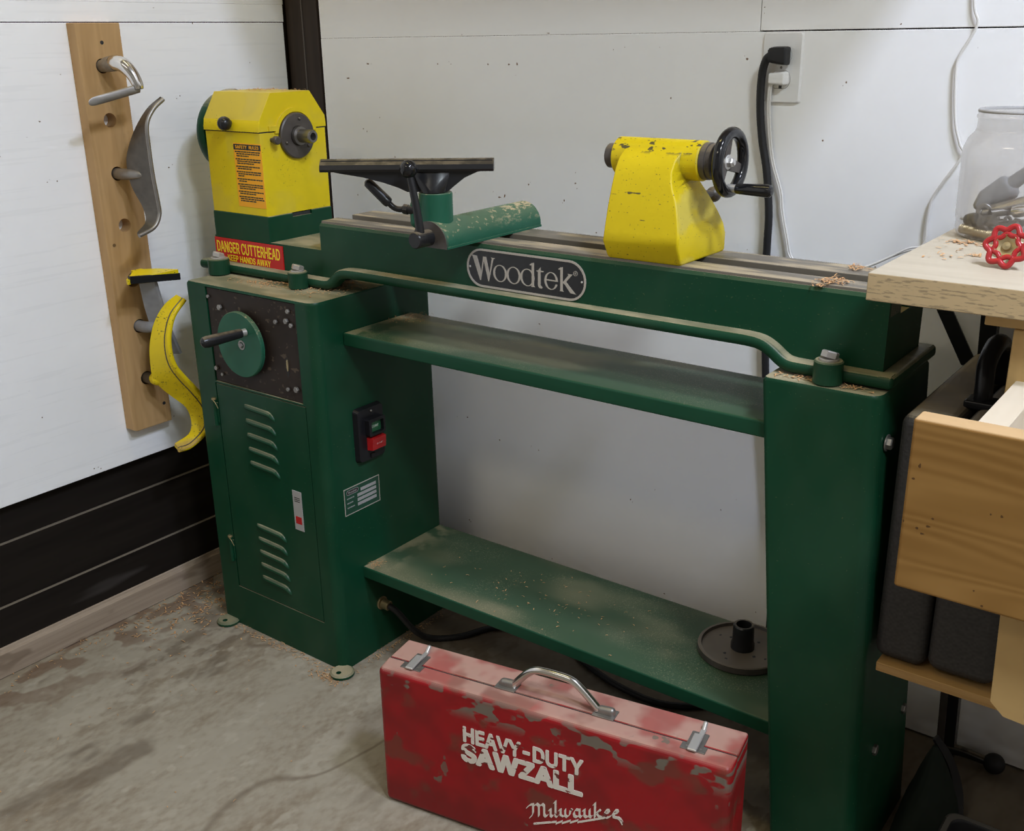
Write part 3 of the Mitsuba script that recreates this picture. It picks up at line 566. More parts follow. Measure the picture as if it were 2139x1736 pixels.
# speed dial with handle on the control plate
SD = put('speed_dial', rev([(1e-5, 0), (.062, 0), (.0675, .003), (.0675, .010), (.066, .012), (1e-5, .012)], (.3555, -.4945, .687), (0, -1, 0), 64), 'banjo_paint', L, label='round green speed dial')
put('shaft', cyl([.3555, -.484, .687], [.3555, -.495, .687], .02), 'dark_iron', SD)
put('screw', cat([cut(cyl([.3645, -.5065, .6885], [.3645, -.5078, .6885], .010, n=24), cyl([.3645, -.500, .6885], [.3645, -.52, .6885], .0065, n=20)), hexbolt([.3645, -.5065, .6885], [0, -1, 0], .0055, .003, False)]), 'dull_steel', SD)
h0, hd = A([.381, -.506, .718]), A([-.22, -.97, -.05]); hd /= np.linalg.norm(hd)
put('ferrule', cyl(h0, h0 + hd * .012, .0075, n=20), 'steel', SD)
put('handle', rev([(1e-5, 0), (.0085, 0), (.0095, .003), (.0112, .05), (.0118, .072), (.0100, .081), (.005, .085), (1e-5, .086)], h0 + hd * .010, hd, 28), 'black_enamel', SD, label='black handle dusted with sawdust')

# ---------------------------------------------------------------- face plate on the lower shelf
FPK = thing('face_plate', 'dark round cast wheel with a hub lying on the lower green shelf', 'wheel')
fx, fy, fz = 1.352, -.250, .2168
put('disc', rev([(1e-5, 0), (.076, 0), (.079, .002), (.079, .013), (.077, .0145), (.073, .0145), (.0715, .009), (.025, .0085), (1e-5, .0085)], (fx, fy, fz), n=64), 'dark_iron', FPK)
put('hub', rev([(.021, -.006), (.021, .003), (.019, .010), (.0185, .040), (.0170, .042), (.0135, .042), (.0125, .038), (.0125, .010), (1e-5, .010)], (fx, fy, fz + .013), n=36), 'black_enamel', FPK)
for r, a in ((.035, 150), (.052, 165), (.040, 245), (.052, 262), (.035, 330), (.052, 345), (.035, 60)):
    put('hole', cyl([fx + r * math.cos(math.radians(a)), fy + r * math.sin(math.radians(a)), fz + .0078], [fx + r * math.cos(math.radians(a)), fy + r * math.sin(math.radians(a)), fz + .0088], .0028, n=12, c=0), 'slot_dark', FPK)

# ---------------------------------------------------------------- power cord and wall outlet
PC = thing('power_cord', 'black power cord running from the lathe cabinet over the floor up to the wall outlet', 'cord')
put('cable', tube([[.588, -.366, .106], [.606, -.358, .092], [.628, -.33, .04], [.645, -.295, .010], [.690, -.248, .0075], [.734, -.17, .0075], [.85, -.11, .0075], [.965, -.174, .0075], [1.083, -.209, .0075], [1.19, -.203, .0075], [1.28, -.12, .0075], [1.305, -.03, .03], [1.30, -.014, .30], [1.262, -.012, .62], [1.246, -.012, .83], [1.244, -.012, .90], [1.243, -.012, .955], [1.234, -.012, 1.027], [1.2215, -.013, 1.084], [1.215, -.015, 1.14], [1.217, -.020, 1.190], [1.226, -.026, 1.216], [1.236, -.029, 1.222]], .0068, 12), 'black_rubber', PC)
put('plug', cat([hull(np.vstack([ICO * .007 + p for p in ([1.236, -.029, 1.228], [1.236, -.029, 1.217], [1.236, -.018, 1.229], [1.236, -.018, 1.216])] + [ICO * .004 + p for p in ([1.259, -.031, 1.231], [1.259, -.031, 1.211], [1.259, -.014, 1.232], [1.259, -.014, 1.210], [1.234, -.012, 1.214], [1.234, -.012, 1.230])])), rbox(1.2385, 1.2545, -.012, -.0065, 1.213, 1.231, .001)]), 'black_rubber', PC)
OT = thing('wall_outlet', 'white double wall outlet with a black and a white plug above the lathe bed', 'outlet')
put('cover_plate', cut(hull(np.vstack([np.asarray(ring(0, 0, 0, 0, 0, (0,) * 4))[:0].reshape(0, 3), np.c_[A(rrect(.072, .116, .004).exterior.coords)[:, 0] + 1.245, np.full(len(rrect(.072, .116, .004).exterior.coords), -.0005), A(rrect(.072, .116, .004).exterior.coords)[:, 1] + 1.2015],
     np.c_[A(rrect(.067, .111, .004).exterior.coords)[:, 0] + 1.245, np.full(len(rrect(.067, .111, .004).exterior.coords), -.0062), A(rrect(.067, .111, .004).exterior.coords)[:, 1] + 1.2015]])),
     *[front(Point(0, 0).buffer(.0178, 24).intersection(sbox(-1, -.0148, 1, .0148)), -.003, .02, 1.245, z) for z in (1.2215, 1.1825)]), 'outlet_white', OT)
for z in (1.2215, 1.1825):
    rc = put('receptacle', front(Point(0, 0).buffer(.0168, 24).intersection(sbox(-1, -.0138, 1, .0138)), -.001, .0065, 1.245, z), 'outlet_white', OT)
put('screw', ball([1.245, -.0055, 1.202], .0025, 1), 'dull_steel', OT)
put('socket_hole', front(sbox(-.0025, -.003, .0025, .002), -.007, .001, 1.246, 1.171), 'slot_dark', OT)
WC = thing('white_cord', 'thin white cord hanging down the back wall and plugged into the lower outlet', 'cord')
put('plug', hull(np.vstack([ICO * .004 + p for p in ([1.232, -.018, 1.190], [1.232, -.018, 1.179], [1.255, -.020, 1.192], [1.255, -.020, 1.178], [1.232, -.010, 1.190], [1.232, -.010, 1.178], [1.257, -.010, 1.192], [1.257, -.010, 1.178])])), 'outlet_white', WC)
for o in (0, .0034):
    put('strand', tube([[1.236 + o, -.018, 1.184], [1.229 + o, -.014, 1.168], [1.2275 + o, -.009, 1.124], [1.2385 + o, -.008, 1.052], [1.2585 + o, -.008, .995], [1.264 + o, -.008, .962], [1.277 + o, -.008, .912], [1.289 + o, -.010, .880], [1.33, -.02 - o, .862], [1.40, -.03 - o, .872], [1.44, -.03 - o, .888], [1.47, -.028 - o, .905], [1.495, -.022, .917 + o], [1.513, -.012, .921 + o], [1.517, -.008, .935 + o], [1.5155, -.007, .959], [1.5185, -.007, .998], [1.533, -.007, 1.029], [1.5575, -.007, 1.072], [1.551, -.007, 1.090], [1.540, -.007, 1.126], [1.532, -.007, 1.197], [1.536, -.007, 1.225], [1.555, -.007, 1.266], [1.546, -.007, 1.300], [1.540, -.007, 1.42], [1.55, -.007, 1.7]], .0022 if o == 0 else .0019, 8), 'cord_white', WC)

# ---------------------------------------------------------------- rack on the left wall and the rests hung in it
RK = thing('tool_rest_rack', 'tan wooden rack board drilled with round holes, screwed to the white left wall', 'rack')
HZ = (1.2150, 1.1105, 1.0040, .8975, .7800, .6790, .5610)
put('board', cut(rbox(.0005, .030, -.562, -.463, .447, 1.296, .0015), *[cyl([-.01, -.514, z], [.05, -.514, z], .0142, n=28, c=0) for z in HZ[:4]], *[cyl([-.01, -.512, z], [.05, -.512, z], .0150, n=28, c=0) for z in HZ[4:]], hull([[x, y, z] for x in (.0, .04) for y, z in ((-.565, .44), (-.535, .44), (-.565, .4525))])), 'rack_wood', RK, 25)
for z, y in ((1.259, -.508), (.452 + .04, -.478)): put('screw_hole', cyl([.0285, y, z], [.0304, y, z], .0038, n=14, c=0), 'slot_dark', RK)
def loftrest(P, Q, t, bar, bsd, parent, barbsd):
    P, Q = spline(P, 5), spline(Q, 5)
    put('blade', ribbon(P, Q, t), bsd, parent, 45); put('edge', tube(P, bar, 10, 0), barbsd, parent, 45)
k = thing('tool_rest', 'curved chrome rod rest with a bent end in the top hole of the rack', 'tool rest')
put('peg', tube([[.001, -.514, 1.2140], [.035, -.514, 1.2155], [.05, -.515, 1.2180], [.078, -.515, 1.2205]], [.0115, .0122, .0145, .0150], 18), 'dusty_steel', k, True)
put('rod', tube([[.070, -.515, 1.2200], [.084, -.515, 1.2210], [.102, -.512, 1.2150], [.116, -.507, 1.200], [.1235, -.503, 1.182], [.1240, -.502, 1.172]], [.0148, .0150, .0142, .0125, .0110, .0095], 18), 'chrome', k, True)
put('blade', loft([[[.1235 - .0135 * s, -.500 - .106 * s, 1.1735 - .0225 * s] + A([.0035 * math.cos(a) * min(1, 2.2 * (1.05 - s)), 0, .0085 * math.sin(a) * (1 - s ** 18) ** .5]) for a in np.linspace(0, 2 * np.pi, 13)[:-1]] for s in (0, .2, .4, .6, .75, .85, .92, .97, .995)]), 'dull_steel', k, 50)
k = thing('tool_rest', 'long dark steel S-curved rest in the third hole of the rack', 'tool rest')
BP = [[.14, -.46, 1.151], [.14, -.486, 1.133], [.14, -.505, 1.104], [.14, -.507, 1.055], [.14, -.506, 1.003], [.14, -.502, .950], [.14, -.503, .926], [.14, -.519, .904], [.14, -.556, .892]]
BQ = [[.133, -.459, 1.154], [.110, -.479, 1.130], [.090, -.500, 1.089], [.075, -.512, 1.048], [.070, -.514, 1.020], [.075, -.513, .983], [.100, -.510, .939], [.120, -.523, .913], [.133, -.555, .896]]
loftrest(BP, BQ, .0028, .0042, 'dark_steel', k, 'dull_steel')
put('peg', tube([[.001, -.514, 1.0040], [.05, -.514, 1.0040], [.080, -.512, 1.006], [.100, -.510, 1.006], [.112, -.508, 1.004]], [.0112, .0115, .0115, .0085, .003], 16), 'dull_steel', k)
k = thing('tool_rest', 'short yellow flat rest with a black front edge in the fifth hole of the rack', 'tool rest')
put('blade', put_at(extr(Polygon([(.045, -.524), (.060, -.530), (.117, -.584), (.122, -.584), (.122, -.462), (.117, -.462), (.075, -.480), (.055, -.500), (.045, -.500)]), .010), [0, 0, .795], X, Y), 'rest_yellow', k)
put('edge', hull([[.116, -.579, .796], [.124, -.579, .796], [.116, -.460, .783], [.124, -.460, .783], [.116, -.579, .811], [.124, -.579, .811], [.116, -.460, .797], [.124, -.460, .797]]), 'black_enamel', k)
put('peg', tube([[.001, -.512, .780], [.045, -.512, .788], [.07, -.512, .797]], [.0118, .012, .006], 14), 'dark_steel', k)
k = thing('tool_rest', 'straight grey steel rest behind the yellow curved one on the rack', 'tool rest')
GP = [[.104, -.510, .786], [.104, -.500, .731], [.104, -.488, .675], [.104, -.471, .620]]; GQ = [[.075, -.527, .782], [.068, -.517, .729], [.068, -.508, .680], [.082, -.482, .620]]
put('blade', ribbon(GP, GQ, .004), 'grey_iron', k, 40); put('edge', tube(GP, .0048, 8), 'grey_iron', k)
put('peg', tube([[.001, -.512, .679], [.05, -.512, .680], [.075, -.509, .684], [.095, -.495, .69]], [.0125, .0125, .0125, .005], 16), 'grey_iron', k)
k = thing('tool_rest', 'large yellow S-curved rest in the lowest hole of the rack', 'tool rest')
DP = [[.14, -.469, .744], [.14, -.501, .715], [.14, -.517, .677], [.14, -.520, .641], [.14, -.513, .607], [.14, -.493, .575], [.14, -.467, .540], [.14, -.444, .500], [.14, -.442, .471], [.14, -.455, .441], [.14, -.497, .420], [.14, -.530, .420]]
DQ = [[.125, -.475, .752], [.110, -.497, .731], [.095, -.515, .696], [.085, -.526, .650], [.080, -.528, .612], [.080, -.528, .579], [.080, -.514, .553], [.085, -.491, .525], [.100, -.469, .494], [.110, -.468, .462], [.118, -.483, .438], [.124, -.528, .428]]
loftrest(DP, DQ, .0045, .0058, 'rest_yellow', k, 'rest_yellow')
PD, QD = spline(DP, 5), spline(DQ, 5); ND = np.cross(np.gradient((PD + QD) / 2, axis=0), PD - QD); ND /= np.linalg.norm(ND, axis=1, keepdims=True)
ND *= np.sign((ND * (A([.6, -1.6, .9]) - PD)).sum(1))[:, None]      # the blade's side towards the room
put('worn_edge', tube(PD * .84 + QD * .16 + ND * .0046, .0013, 6, 0), 'dark_iron', k)
put('peg', tube([[.001, -.512, .561], [.05, -.513, .563], [.068, -.515, .566]], [.0122, .0125, .0125], 16), 'dark_steel', k)
put('peg_collar', tube([[.064, -.515, .566], [.078, -.516, .569], [.092, -.512, .573]], [.0135, .0155, .006], 16), 'rest_yellow', k)

# ---------------------------------------------------------------- red tool case
CU, CV, C0 = A([.985, .1736, 0]), A([-.1736, .985, 0]), A([.913, -.728, .001])
def case_at(m): return put_at(m, C0, CU, CV)
LC, DC, HC = .6045, .098, .270
TC = thing('tool_case', 'battered red metal power saw case standing on the floor in front of the lathe', 'tool case')
put('body', case_at(rhull([[x, y, z] for x in (.011, LC - .011) for y in (.011,) for z in (.011, HC - .011)] + [[x, .0345, z] for x in (.004, LC - .004) for z in (.004, HC - .004)], [.011] * 4 + [.003] * 4)), 'case_red', TC, 30)
put('lid', case_at(rbox(.0012, LC - .0012, .0385, DC, .001, HC - .0004, .004)), 'case_red', TC, 30)
put('seam', case_at(rbox(.003, LC - .003, .034, .042, .003, HC - .0025, 0)), 'slot_dark', TC)
HN = put('handle', case_at(tube([[.232, .047, .272], [.236, .047, .279], [.258, .047, .304], [.272, .047, .3135], [.290, .047, .316], [.322, .047, .3155], [.338, .047, .312], [.352, .047, .302], [.376, .047, .279], [.379, .047, .272]], .0062, 16)), 'chrome', TC, True, 'chrome bail handle')
for s, d in ((.222, 1), (.392, -1)):
    put('handle_mount', case_at(cat([rbox(s - .018, s + .018, .034, .060, HC - .0008, HC + .0014, .0006), rhull([[s - .008, .047, HC + .002], [s + .010, .047, HC + .002], [s - .006, .047, HC + .006], [s + .010, .047, HC + .007]], .0065)])), 'dull_steel', TC)
for s in (.054, .540):
    k = put('latch', case_at(cat([rbox(s - .013, s + .013, .026, .064, HC - .0006, HC + .0016, .0007), rbox(s - .019, s + .019, .018, .034, HC - .0006, HC + .0013, .0006)])), 'dull_steel', TC, label='steel draw latch')
    put('lever', case_at(cat([rhull([[s - .005, .016, HC + .004], [s + .005, .016, HC + .004], [s - .005, .050, HC + .006], [s + .005, .050, HC + .006]], .0022), rbox(s - .002, s + .006, .046, .070, HC + .002, HC + .0042, .0008), rhull([[s + .002, .070, HC + .003], [s + .002, .078, HC + .009]], .0036)])), 'steel', k)
word('HEAVY-DUTY', .0268, C0 + CU * .1630 + Z * .1772 - CV * .0004, CU + Z * .022, Z, 'worn_print', TC, .0008, True, width=.213, grow=.0011)
word('SAWZALL', .0312, C0 + CU * .1580 + Z * .1390 - CV * .0004, CU + Z * .022, Z, 'worn_print', TC, .0008, True, width=.218, grow=.0019)
def nib(lines, w=(.052, .075)):
    out = []
    for l in lines:
        for a, b in zip(l[:-1], l[1:]):
            out.append(unary_union([Point(p[0] + s * w[0], p[1] + s * w[1]).buffer(.022, 3) for p in (a, b) for s in (-1, 1)]).convex_hull)
    return unary_union(out)
def letters(seq):
    x = 0; ls = []
    for adv, l in seq:
        ls += [[(px + x, py) for px, py in q] for q in l]; x += adv
    return ls
i_ = (.36, [[(.0, .55), (.12, .62), (.12, .1), (.24, .0), (.32, .1)]]); l_ = (.38, [[(.02, 1.18), (.12, 1.28), (.12, .1), (.24, .0), (.34, .12)]])
u_ = (.72, [[(.0, .55), (.12, .62), (.12, .12), (.26, .0), (.46, .14)], [(.48, .64), (.48, .1), (.60, .0), (.68, .1)]])
a_ = (.74, [[(.46, .58), (.22, .62), (.08, .35), (.14, .08), (.30, .0), (.48, .16)], [(.50, .64), (.50, .1), (.62, .0), (.70, .1)]])
w_ = (1.0, [[(.0, .55), (.12, .62), (.12, .12), (.26, .0), (.44, .14)], [(.46, .62), (.46, .12), (.60, .0), (.80, .2), (.84, .62), (.96, .55)]])
kk = (.70, [[(.04, 1.05), (.14, 1.15), (.14, .0)], [(.16, .3), (.44, .6), (.52, .5), (.30, .32), (.50, .02), (.64, .08)]])
ee = (.62, [[(.14, .3), (.44, .42), (.38, .60), (.22, .60), (.10, .36), (.16, .06), (.36, .0), (.56, .12)]])
M_ = (1.42, [[(-.25, .75), (.0, .98), (.22, 1.02), (.22, .3), (.12, .05), (-.02, -.08)], [(.26, .86), (.50, 1.06), (.66, .90), (.66, .05)], [(.70, .86), (.92, 1.04), (1.06, .88), (1.06, .16), (1.18, .0), (1.32, .12)]])
mil = nib(letters([M_, i_, l_, w_, a_, u_, kk, ee, (.62, [ee[1][0][:-1] + [(.46, .0), (.62, -.15), (.80, -.50)]])]))
mil = affinity.skew(mil, xs=0).union(affinity.translate(nib([[(.0, -.62), (1.7, -.42)], [(1.7, -.56), (2.15, -.36)], [(2.15, -.52), (2.75, -.30)], [(2.75, -.46), (3.3, -.26)], [(3.3, -.42), (5.2, -.02)]], (.02, .065)), .25, 0))
ml = .0236
put('lettering', put_at(extr(affinity.affine_transform(mil, [ml, 0, .36 * ml, ml, 0, 0]), .0008), C0 + CU * .2840 + Z * .0700 - CV * .0004, CU, Z), 'worn_print', TC, False)

# ---------------------------------------------------------------- workbench with the open drawer
WB = thing('workbench', 'pale wooden workbench with an open drawer at the right edge of the photo', 'workbench')
put('top', rbox(1.5845, 2.55, -.4865, -.010, .9395, .9750, .0015), 'pine', WB, label='pale pine bench top')
put('rail', rbox(1.720, 2.50, -.450, -.41, .9195, .9393, .0015), 'tan_wood', WB); put('rail', rbox(1.72, 2.50, -.09, -.05, .86, .9393, .0015), 'tan_wood', WB)
put('leg', rbox(1.7545, 1.84, -.452, -.424, .700, .9193, .002), 'tan_wood', WB)
put('leg', rbox(2.42, 2.50, -.452, -.40, 0, .9193, .002), 'tan_wood', WB); put('leg', rbox(2.42, 2.50, -.09, -.01, 0, .86, .002), 'tan_wood', WB)
put('panel', put_at(extr(Polygon([(1.822, .515), (1.838, .500), (2.42, .455), (2.42, .70), (1.815, .70)]), .018), [0, -.60, 0], X, Z), 'tan_wood', WB, label='tan plywood panel under the drawer')
put('panel', rbox(1.84, 2.45, -.60, -.40, .672, .700, .001), 'tan_wood', WB)
DR = put('drawer', rhull([[x, y, z] for x in (1.712, 2.39) for y in (-.659, -.635) for z in (.656, .856)], .004), 'drawer_wood', WB, 30, 'open drawer with a honey brown front')
put('side_board', rbox(1.7655, 1.797, -.630, -.17, .785, .8565, .001), 'pale_wood', DR); put('side_board', rbox(2.33, 2.36, -.630, -.17, .785, .8565, .001), 'pale_wood', DR)
put('bottom_board', rbox(1.797, 2.33, -.630, -.17, .786, .794, 0), 'pale_wood', DR); put('back_board', rbox(1.797, 2.33, -.19, -.17, .794, .85, 0), 'pale_wood', DR)

# jar and hardware
JX, JY, JZ = 1.6680, -.1470, .9752
k = thing('jar', 'big clear plastic jar of loose hardware standing on the pale bench top', 'jar')
put('wall', rev([(1e-5, .002), (.062, .002), (.069, .005), (.0715, .014), (.0705, .022), (.0725, .030), (.0735, .095), (.0745, .110), (.0735, .125), (.068, .139), (.0605, .148), (.0585, .153), (.0585, .165), (.0605, .167), (.0605, .170), (.0588, .172), (.0588, .176)], (JX, JY, JZ), n=64), 'clear_plastic', k, True)
put('rim', rev([(.0575, .1745), (.0595, .1745), (.0600, .1765), (.0590, .1785), (.0575, .178), (.0575, .1745)], (JX, JY, JZ), n=64), 'grey_label', k, True)
grp = 'loose hardware in the clear jar'
def item(name, lab, c, mesh, b, smooth=35): q = thing(name, lab, c); scene[q] = mikit.ply(mesh, b, smooth=smooth); return q
item('nozzle', 'grey wedge-shaped nozzle with a thick tube leaning in the clear jar', 'nozzle', cat([hull(np.vstack([ICO * r + p for p, r in (([1.628, -.160, 1.020], .008), ([1.634, -.158, 1.034], .009), ([1.655, -.150, 1.050], .012), ([1.664, -.150, 1.040], .013))])), tube([[1.660, -.150, 1.046], [1.690, -.145, 1.075], [1.722, -.140, 1.110]], [.011, .0085, .008], 14)]), 'grey_iron')
item('wrench', 'dark flat wrench lying slanted across the hardware in the jar', 'wrench', cat([hull(np.vstack([ICO * .004 + p for p in ([1.640, -.178, 1.012], [1.700, -.172, 1.032], [1.640, -.172, 1.017], [1.700, -.166, 1.038])])), cut(cyl([1.640, -.180, 1.0145], [1.640, -.170, 1.0145], .011, n=20), cyl([1.640, -.19, 1.0145], [1.640, -.16, 1.0145], .006, n=12))]), 'dull_steel')
for p, q, r, lab in (([1.618, -.168, .998], [1.634, -.180, 1.004], .0095, 'dark grey socket near the left side of the jar'), ([1.640, -.188, .996], [1.656, -.192, 1.004], .0105, 'open dark socket lying in the middle of the jar'), ([1.682, -.182, 1.018], [1.694, -.190, 1.022], .009, 'bright chrome socket behind the red valve wheel'), ([1.672, -.196, .993], [1.688, -.199, .999], .009, 'dull socket low in the jar behind the wheel')):
    m = rev([(1e-5, .010), (r * .68, .010), (r * .70, 0), (r * .92, 0), (r, .001), (r, .012), (r * .8, .022), (1e-5, .022)], p, A(q) - A(p), 24); item('socket', lab, 'socket', m, 'chrome' if 'chrome' in lab else 'dark_steel')
for p, q, r, lab, b in (([1.612, -.176, .987], [1.662, -.205, .985], .0065, 'threaded brassy rod on the floor of the jar', 'brass'), ([1.606, -.160, .999], [1.660, -.196, .997], .0022, 'thin bright rod across the jar', 'steel'), ([1.655, -.150, .990], [1.715, -.160, 1.000], .008, 'short thick dark pipe at the back of the jar', 'dark_iron'), ([1.650, -.185, 1.013], [1.700, -.150, 1.020], .006, 'dark bolt across the middle of the jar', 'dark_steel')):
    n_ = 14; P = A(p) + (A(q) - A(p)) * np.linspace(0, 1, 60)[:, None]
    item('rod', lab, 'rod', tube(P, r + (.10 * r * np.sin(np.arange(60) * 1.9) if 'threaded' in lab else np.zeros(60)), 12, 0), b)
m = [trimesh.util.concatenate([rev([(.003, 0), (.006, 0), (.006, .004), (.003, .004), (.003, 0)], [JX + .055 * rr * math.cos(t), JY + .055 * rr * math.sin(t), JZ + .006 + .012 * hh], rng.normal(size=3), 10) for rr, t, hh in zip(np.sqrt(rng.random(70)), rng.random(70) * 6.28, rng.random(70))])]
q = thing('small_hardware', 'small dark nuts and washers heaped in the bottom of the jar', 'hardware', kind='stuff'); scene[q] = mikit.ply(m[0], 'dark_iron', smooth=30)

# red valve wheel
VC, VN = A([1.7160, -.3700, 1.0030]), A([-.12, -.93, .34]); VN /= np.linalg.norm(VN); VU = np.cross([0, 0, 1.], -VN); VU /= np.linalg.norm(VU); VV = np.cross(VN, VU)
VW = thing('valve', 'red scalloped valve handwheel leaning on its brass valve on the bench top', 'valve')
def vp(r, a, h=0): return VC + VU * r * math.cos(a) + VV * r * math.sin(a) + VN * h
th = np.linspace(0, 2 * np.pi, 113)
WH = put('handwheel', loop([vp(.0232 + .0028 * math.cos(7 * a), a) for a in th[:-1]], .0036, VN), 'valve_red', VW, True, 'red painted wheel')
put('web', loop([vp(.0148 + .0012 * math.cos(7 * a + np.pi), a, -.001) for a in th[:-1]], .0032, VN), 'valve_red', WH, True)
for i in range(7):
    a = (i + .5) * 2 * np.pi / 7; put('spoke', tube([vp(.0145, a, -.001), vp(.0215, a)], .0030, 8, 0), 'valve_red', WH)
put('dish', rev([(1e-5, -.006), (.0135, -.002), (.0150, .0015), (.0142, .0020), (.0120, -.001), (.006, -.003), (.005, .001), (1e-5, .002)], VC, VN, 32), 'brass', WH)
put('stem', tube([VC - VN * .003, VC - VN * .03 - Z * .004, [1.718, -.315, .9895]], .005, 10), 'brass', VW)
put('valve_body', cat([cyl([1.718, -.318, .990], [1.720, -.285, .990], .0125, n=8), cyl([1.695, -.296, .990], [1.745, -.292, .990], .0142, n=20)]), 'brass', VW)

# ---------------------------------------------------------------- black case, board and stand under the bench
VB = thing('speaker_box', 'large black textured box with a dusty top and carry handle beside the right lathe leg', 'box')
def vbox(x0, x1, y0, y1, z0, z1, r): return rhull([[x, y, z] for x in (x0 + r, x1 - r) for y in (y0 + r, y1 - r) for z in (z0 + r, z1 - r)], r)
put('shell', vbox(1.6255, 1.6975, -.4200, -.055, .400, .776, .017), 'vinyl', VB, 40); put('shell', vbox(1.6990, 1.7900, -.4200, -.055, .404, .776, .017), 'vinyl', VB, 40)
put('handle', tube([[1.704, -.320, .776], [1.704, -.322, .800], [1.700, -.306, .828], [1.700, -.27, .846], [1.700, -.225, .838], [1.700, -.205, .81], [1.700, -.20, .775]], [.013, .012, .0125, .0135, .0125, .012, .013], 14), 'black_plastic', VB)
put('handle_foot', rbox(1.684, 1.724, -.340, -.305, .772, .784, .003), 'black_plastic', VB)
k = thing('plywood_board', 'rough plywood board under the black textured box', 'board'); put('sheet', rbox(1.636, 1.815, -.432, -.050, .385, .3995, .0015), 'plywood', k)
ST = thing('stand', 'black steel stand with a diagonal brace behind the bench against the back wall', 'stand')
def strip(a, b, w, y0, y1): return hull([[p[0] + s * w, y, p[1]] for p in (a, b) for s in (-1, 1) for y in (y0, y1)])
put('post', strip((1.672, .004), (1.634, .935), .0125, -.042, -.022), 'black_enamel', ST); put('post', strip((2.10, .004), (2.10, .935), .0125, -.042, -.022), 'black_enamel', ST)
put('brace', strip((1.560, .850), (1.620, .745), .013, -.046, -.042), 'black_enamel', ST)
put('strut', strip((1.645, .385), (1.660, .030), .006, -.050, -.044), 'dark_iron', ST); put('crossbar', rbox(1.62, 2.14, -.046, -.020, .915, .937, .001), 'black_enamel', ST)
put('shelf_bar', rbox(1.63, 2.12, -.20, -.022, .368, .3848, .001), 'dark_iron', ST)
put('foot_lever', tube([[1.665, -.035, .018], [1.70, -.036, .022], [1.738, -.035, .020]], [.011, .009, .008], 12), 'black_enamel', ST); put('foot_ball', ball([1.752, -.034, .0195], .0185), 'black_rubber', ST)
k = thing('cloth_bag', 'dark greenish cloth bag slumped on the floor behind the right lathe leg', 'bag')
BG = []
for h in np.r_[0, .03, np.linspace(.08, .92, 16), .97, 1.0]:
    c_ = A([1.703, -.285]) * (1 - h ** .8) + A([1.682, -.190]) * h ** .8; k_ = .05 + .95 * (1 - h) ** .85 * (1 if h > .02 else .96)
    q_ = []
    for t in np.linspace(0, 2 * np.pi, 49)[:-1]:
        f = 1 + .30 * (meshkit.fbm(A([1.6 * math.cos(t) + 3, 1.6 * math.sin(t), h * 2.5])) - .5)
        q_.append([max(c_[0] + .054 * k_ * f * math.cos(t), 1.648), c_[1] + .135 * k_ * f * math.sin(t), .001 + .122 * h])
    BG.append(q_)
put('bag', loft(BG), 'dark_cloth', k, True)
put('strap', ribbon(spline([[1.680, -.175, .135], [1.706, -.160, .09], [1.730, -.172, .045], [1.744, -.205, .012], [1.75, -.235, .004]], 5), spline([[1.678, -.190, .134], [1.706, -.180, .082], [1.725, -.197, .036], [1.736, -.225, .008], [1.74, -.25, .003]], 5), .0022), 'black_rubber', k)
k = thing('tray', 'black plastic tray with a dusty grey rim on the floor at the lower right corner', 'tray')
def tray_ring(d, z): return ring(1.738 + d, 2.06 - d, -.62 + d, -.300 - d, z, (.02,) * 4, 5)
put('shell', loft([tray_ring(.02, .002), tray_ring(.010, .05), tray_ring(.002, .086), tray_ring(.000, .090), tray_ring(.000, .095), tray_ring(.003, .097), tray_ring(.011, .097), tray_ring(.014, .093), tray_ring(.016, .06), tray_ring(.024, .058), tray_ring(.028, .012)]), 'tray_black', k, 40)

# ---------------------------------------------------------------- wood shavings and sawdust
def flakes(c, sp, n, size, hz=.0, seed=1, cone=0.):
    r = np.random.default_rng(seed); V, F = [], []
    for i in range(n):
        g = np.clip(r.normal(size=2) * .5, -1, 1); x, y = c[0] + g[0] * sp[0], c[1] + g[1] * sp[1]
        z = c[2] + .0006 + r.random() * hz + cone * max(0, 1 - np.hypot(*g) * 1.4) * r.random()
        L_, w, a, cu, t = size * r.uniform(.4, 1.5), size * r.uniform(.15, .4), r.random() * 6.28, r.uniform(.2, 1.4), r.uniform(-.25, .25)
        d, e = A([math.cos(a), math.sin(a)]), A([-math.sin(a), math.cos(a)]); o = sum(len(v) for v in V); S = np.linspace(-.5, .5, 5)
        P = []
        for s in S:
            b = A([x, y]) + d * s * L_
            zz = z + abs(t) * L_ * .5 + t * s * L_ + L_ * cu * (.25 - s * s) * .6
            P += [[*(b + e * w * .5), zz], [*(b - e * w * .5), zz + .1 * w]]
        V.append(A(P)); F += [[o + 2 * j + q for q in tri] for j in range(4) for tri in ((0, 1, 3), (0, 3, 2))]
    return trimesh.Trimesh(np.vstack(V), F, process=False)
def shavings(lab, *parts, b='shaving'):
    k = thing('wood_shavings', lab, 'shavings', kind='stuff'); scene[k] = mikit.ply(cat(list(parts)), b, smooth=True)
shavings('curled wood shavings heaped on the bed rail near the bench', flakes((1.4955, -.352, .926), (.026, .018), 110, .0065, .002, 1, .010), flakes((1.482, -.374, .923), (.010, .006), 24, .006, .002, 2))
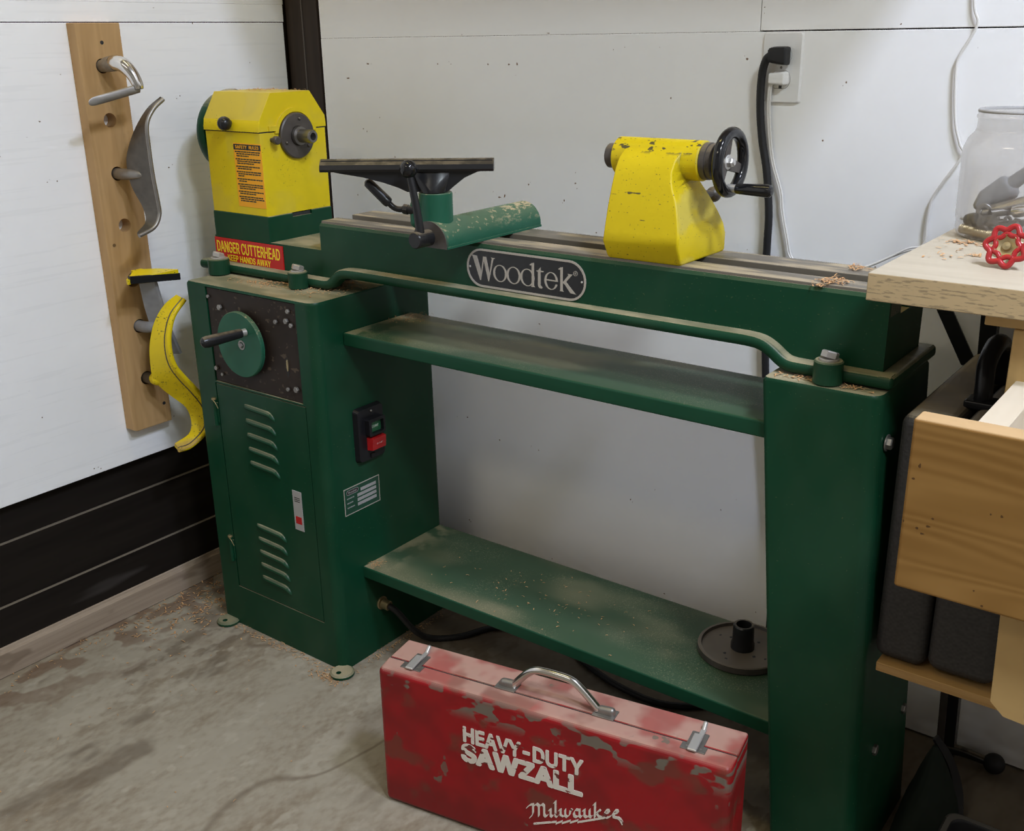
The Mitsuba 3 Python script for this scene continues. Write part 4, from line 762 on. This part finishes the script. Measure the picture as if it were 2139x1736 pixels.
shavings('small heap of shavings on the rear bed rail', flakes((1.490, -.250, .926), (.020, .015), 60, .0065, .002, 3, .008))
shavings('shavings scattered on the pale bench top', flakes((1.632, -.225, .975), (.035, .012), 60, .006, .001, 4), flakes((1.64, -.30, .975), (.05, .08), 22, .008, .001, 5), flakes((1.666, -.312, .975), (.010, .007), 26, .006, .001, 6, .004), flakes((1.668, -.238, .975), (.016, .006), 30, .006, .001, 16, .002))
shavings('sawdust and shavings on the lathe cabinet top', flakes((.35, -.425, .794), (.10, .022), 160, .005, .001, 7), flakes((.50, -.36, .794), (.05, .09), 220, .006, .001, 8, .004), flakes((.39, -.405, .794), (.07, .008), 90, .006, .002, 17, .003))
shavings('shavings on top of the yellow headstock', flakes((.235, -.275, 1.1605), (.08, .045), 150, .006, .001, 9, .003))
shavings('shavings on top of the right leg', flakes((1.475, -.405, .794), (.035, .012), 40, .006, .001, 10), flakes((1.555, -.405, .794), (.028, .010), 46, .006, .001, 11))
shavings('sawdust in the corner of the upper shelf', flakes((.60, -.26, .7245), (.035, .05), 160, .004, .001, 12, .006))
shavings('shavings strewn on the lower shelf', flakes((.95, -.30, .2165), (.24, .10), 90, .005, .0005, 13), flakes((.585, -.39, .2165), (.016, .018), 70, .004, .001, 14))
shavings('shavings and dirt on the floor around the lathe cabinet', flakes((.10, -.45, 0), (.12, .22), 420, .008, .001, 15), flakes((.38, -.505, 0), (.20, .012), 200, .005, .002, 18), flakes((.56, -.525, 0), (.05, .02), 140, .005, .002, 19), flakes((.585, -.32, 0), (.014, .16), 160, .005, .002, 20), flakes((.2, -.8, 0), (.5, .35), 70, .006, .0005, 21), flakes((.03, -.65, 0), (.03, .6), 120, .007, .001, 22))

for key, l in labels.items():
    n_ = key[:-4] if key[-3:].isdigit() and key[-4] == '_' else key
    g = {'tool_rest': 'tool rests hung in the wall rack', 'socket': 'sockets in the clear jar', 'rod': 'rods and bolts in the clear jar', 'ceiling_light': 'lamps on the ceiling', 'wood_shavings': 'wood shavings and sawdust'}.get(n_)
    if g and 'category' in l: l['group'] = g
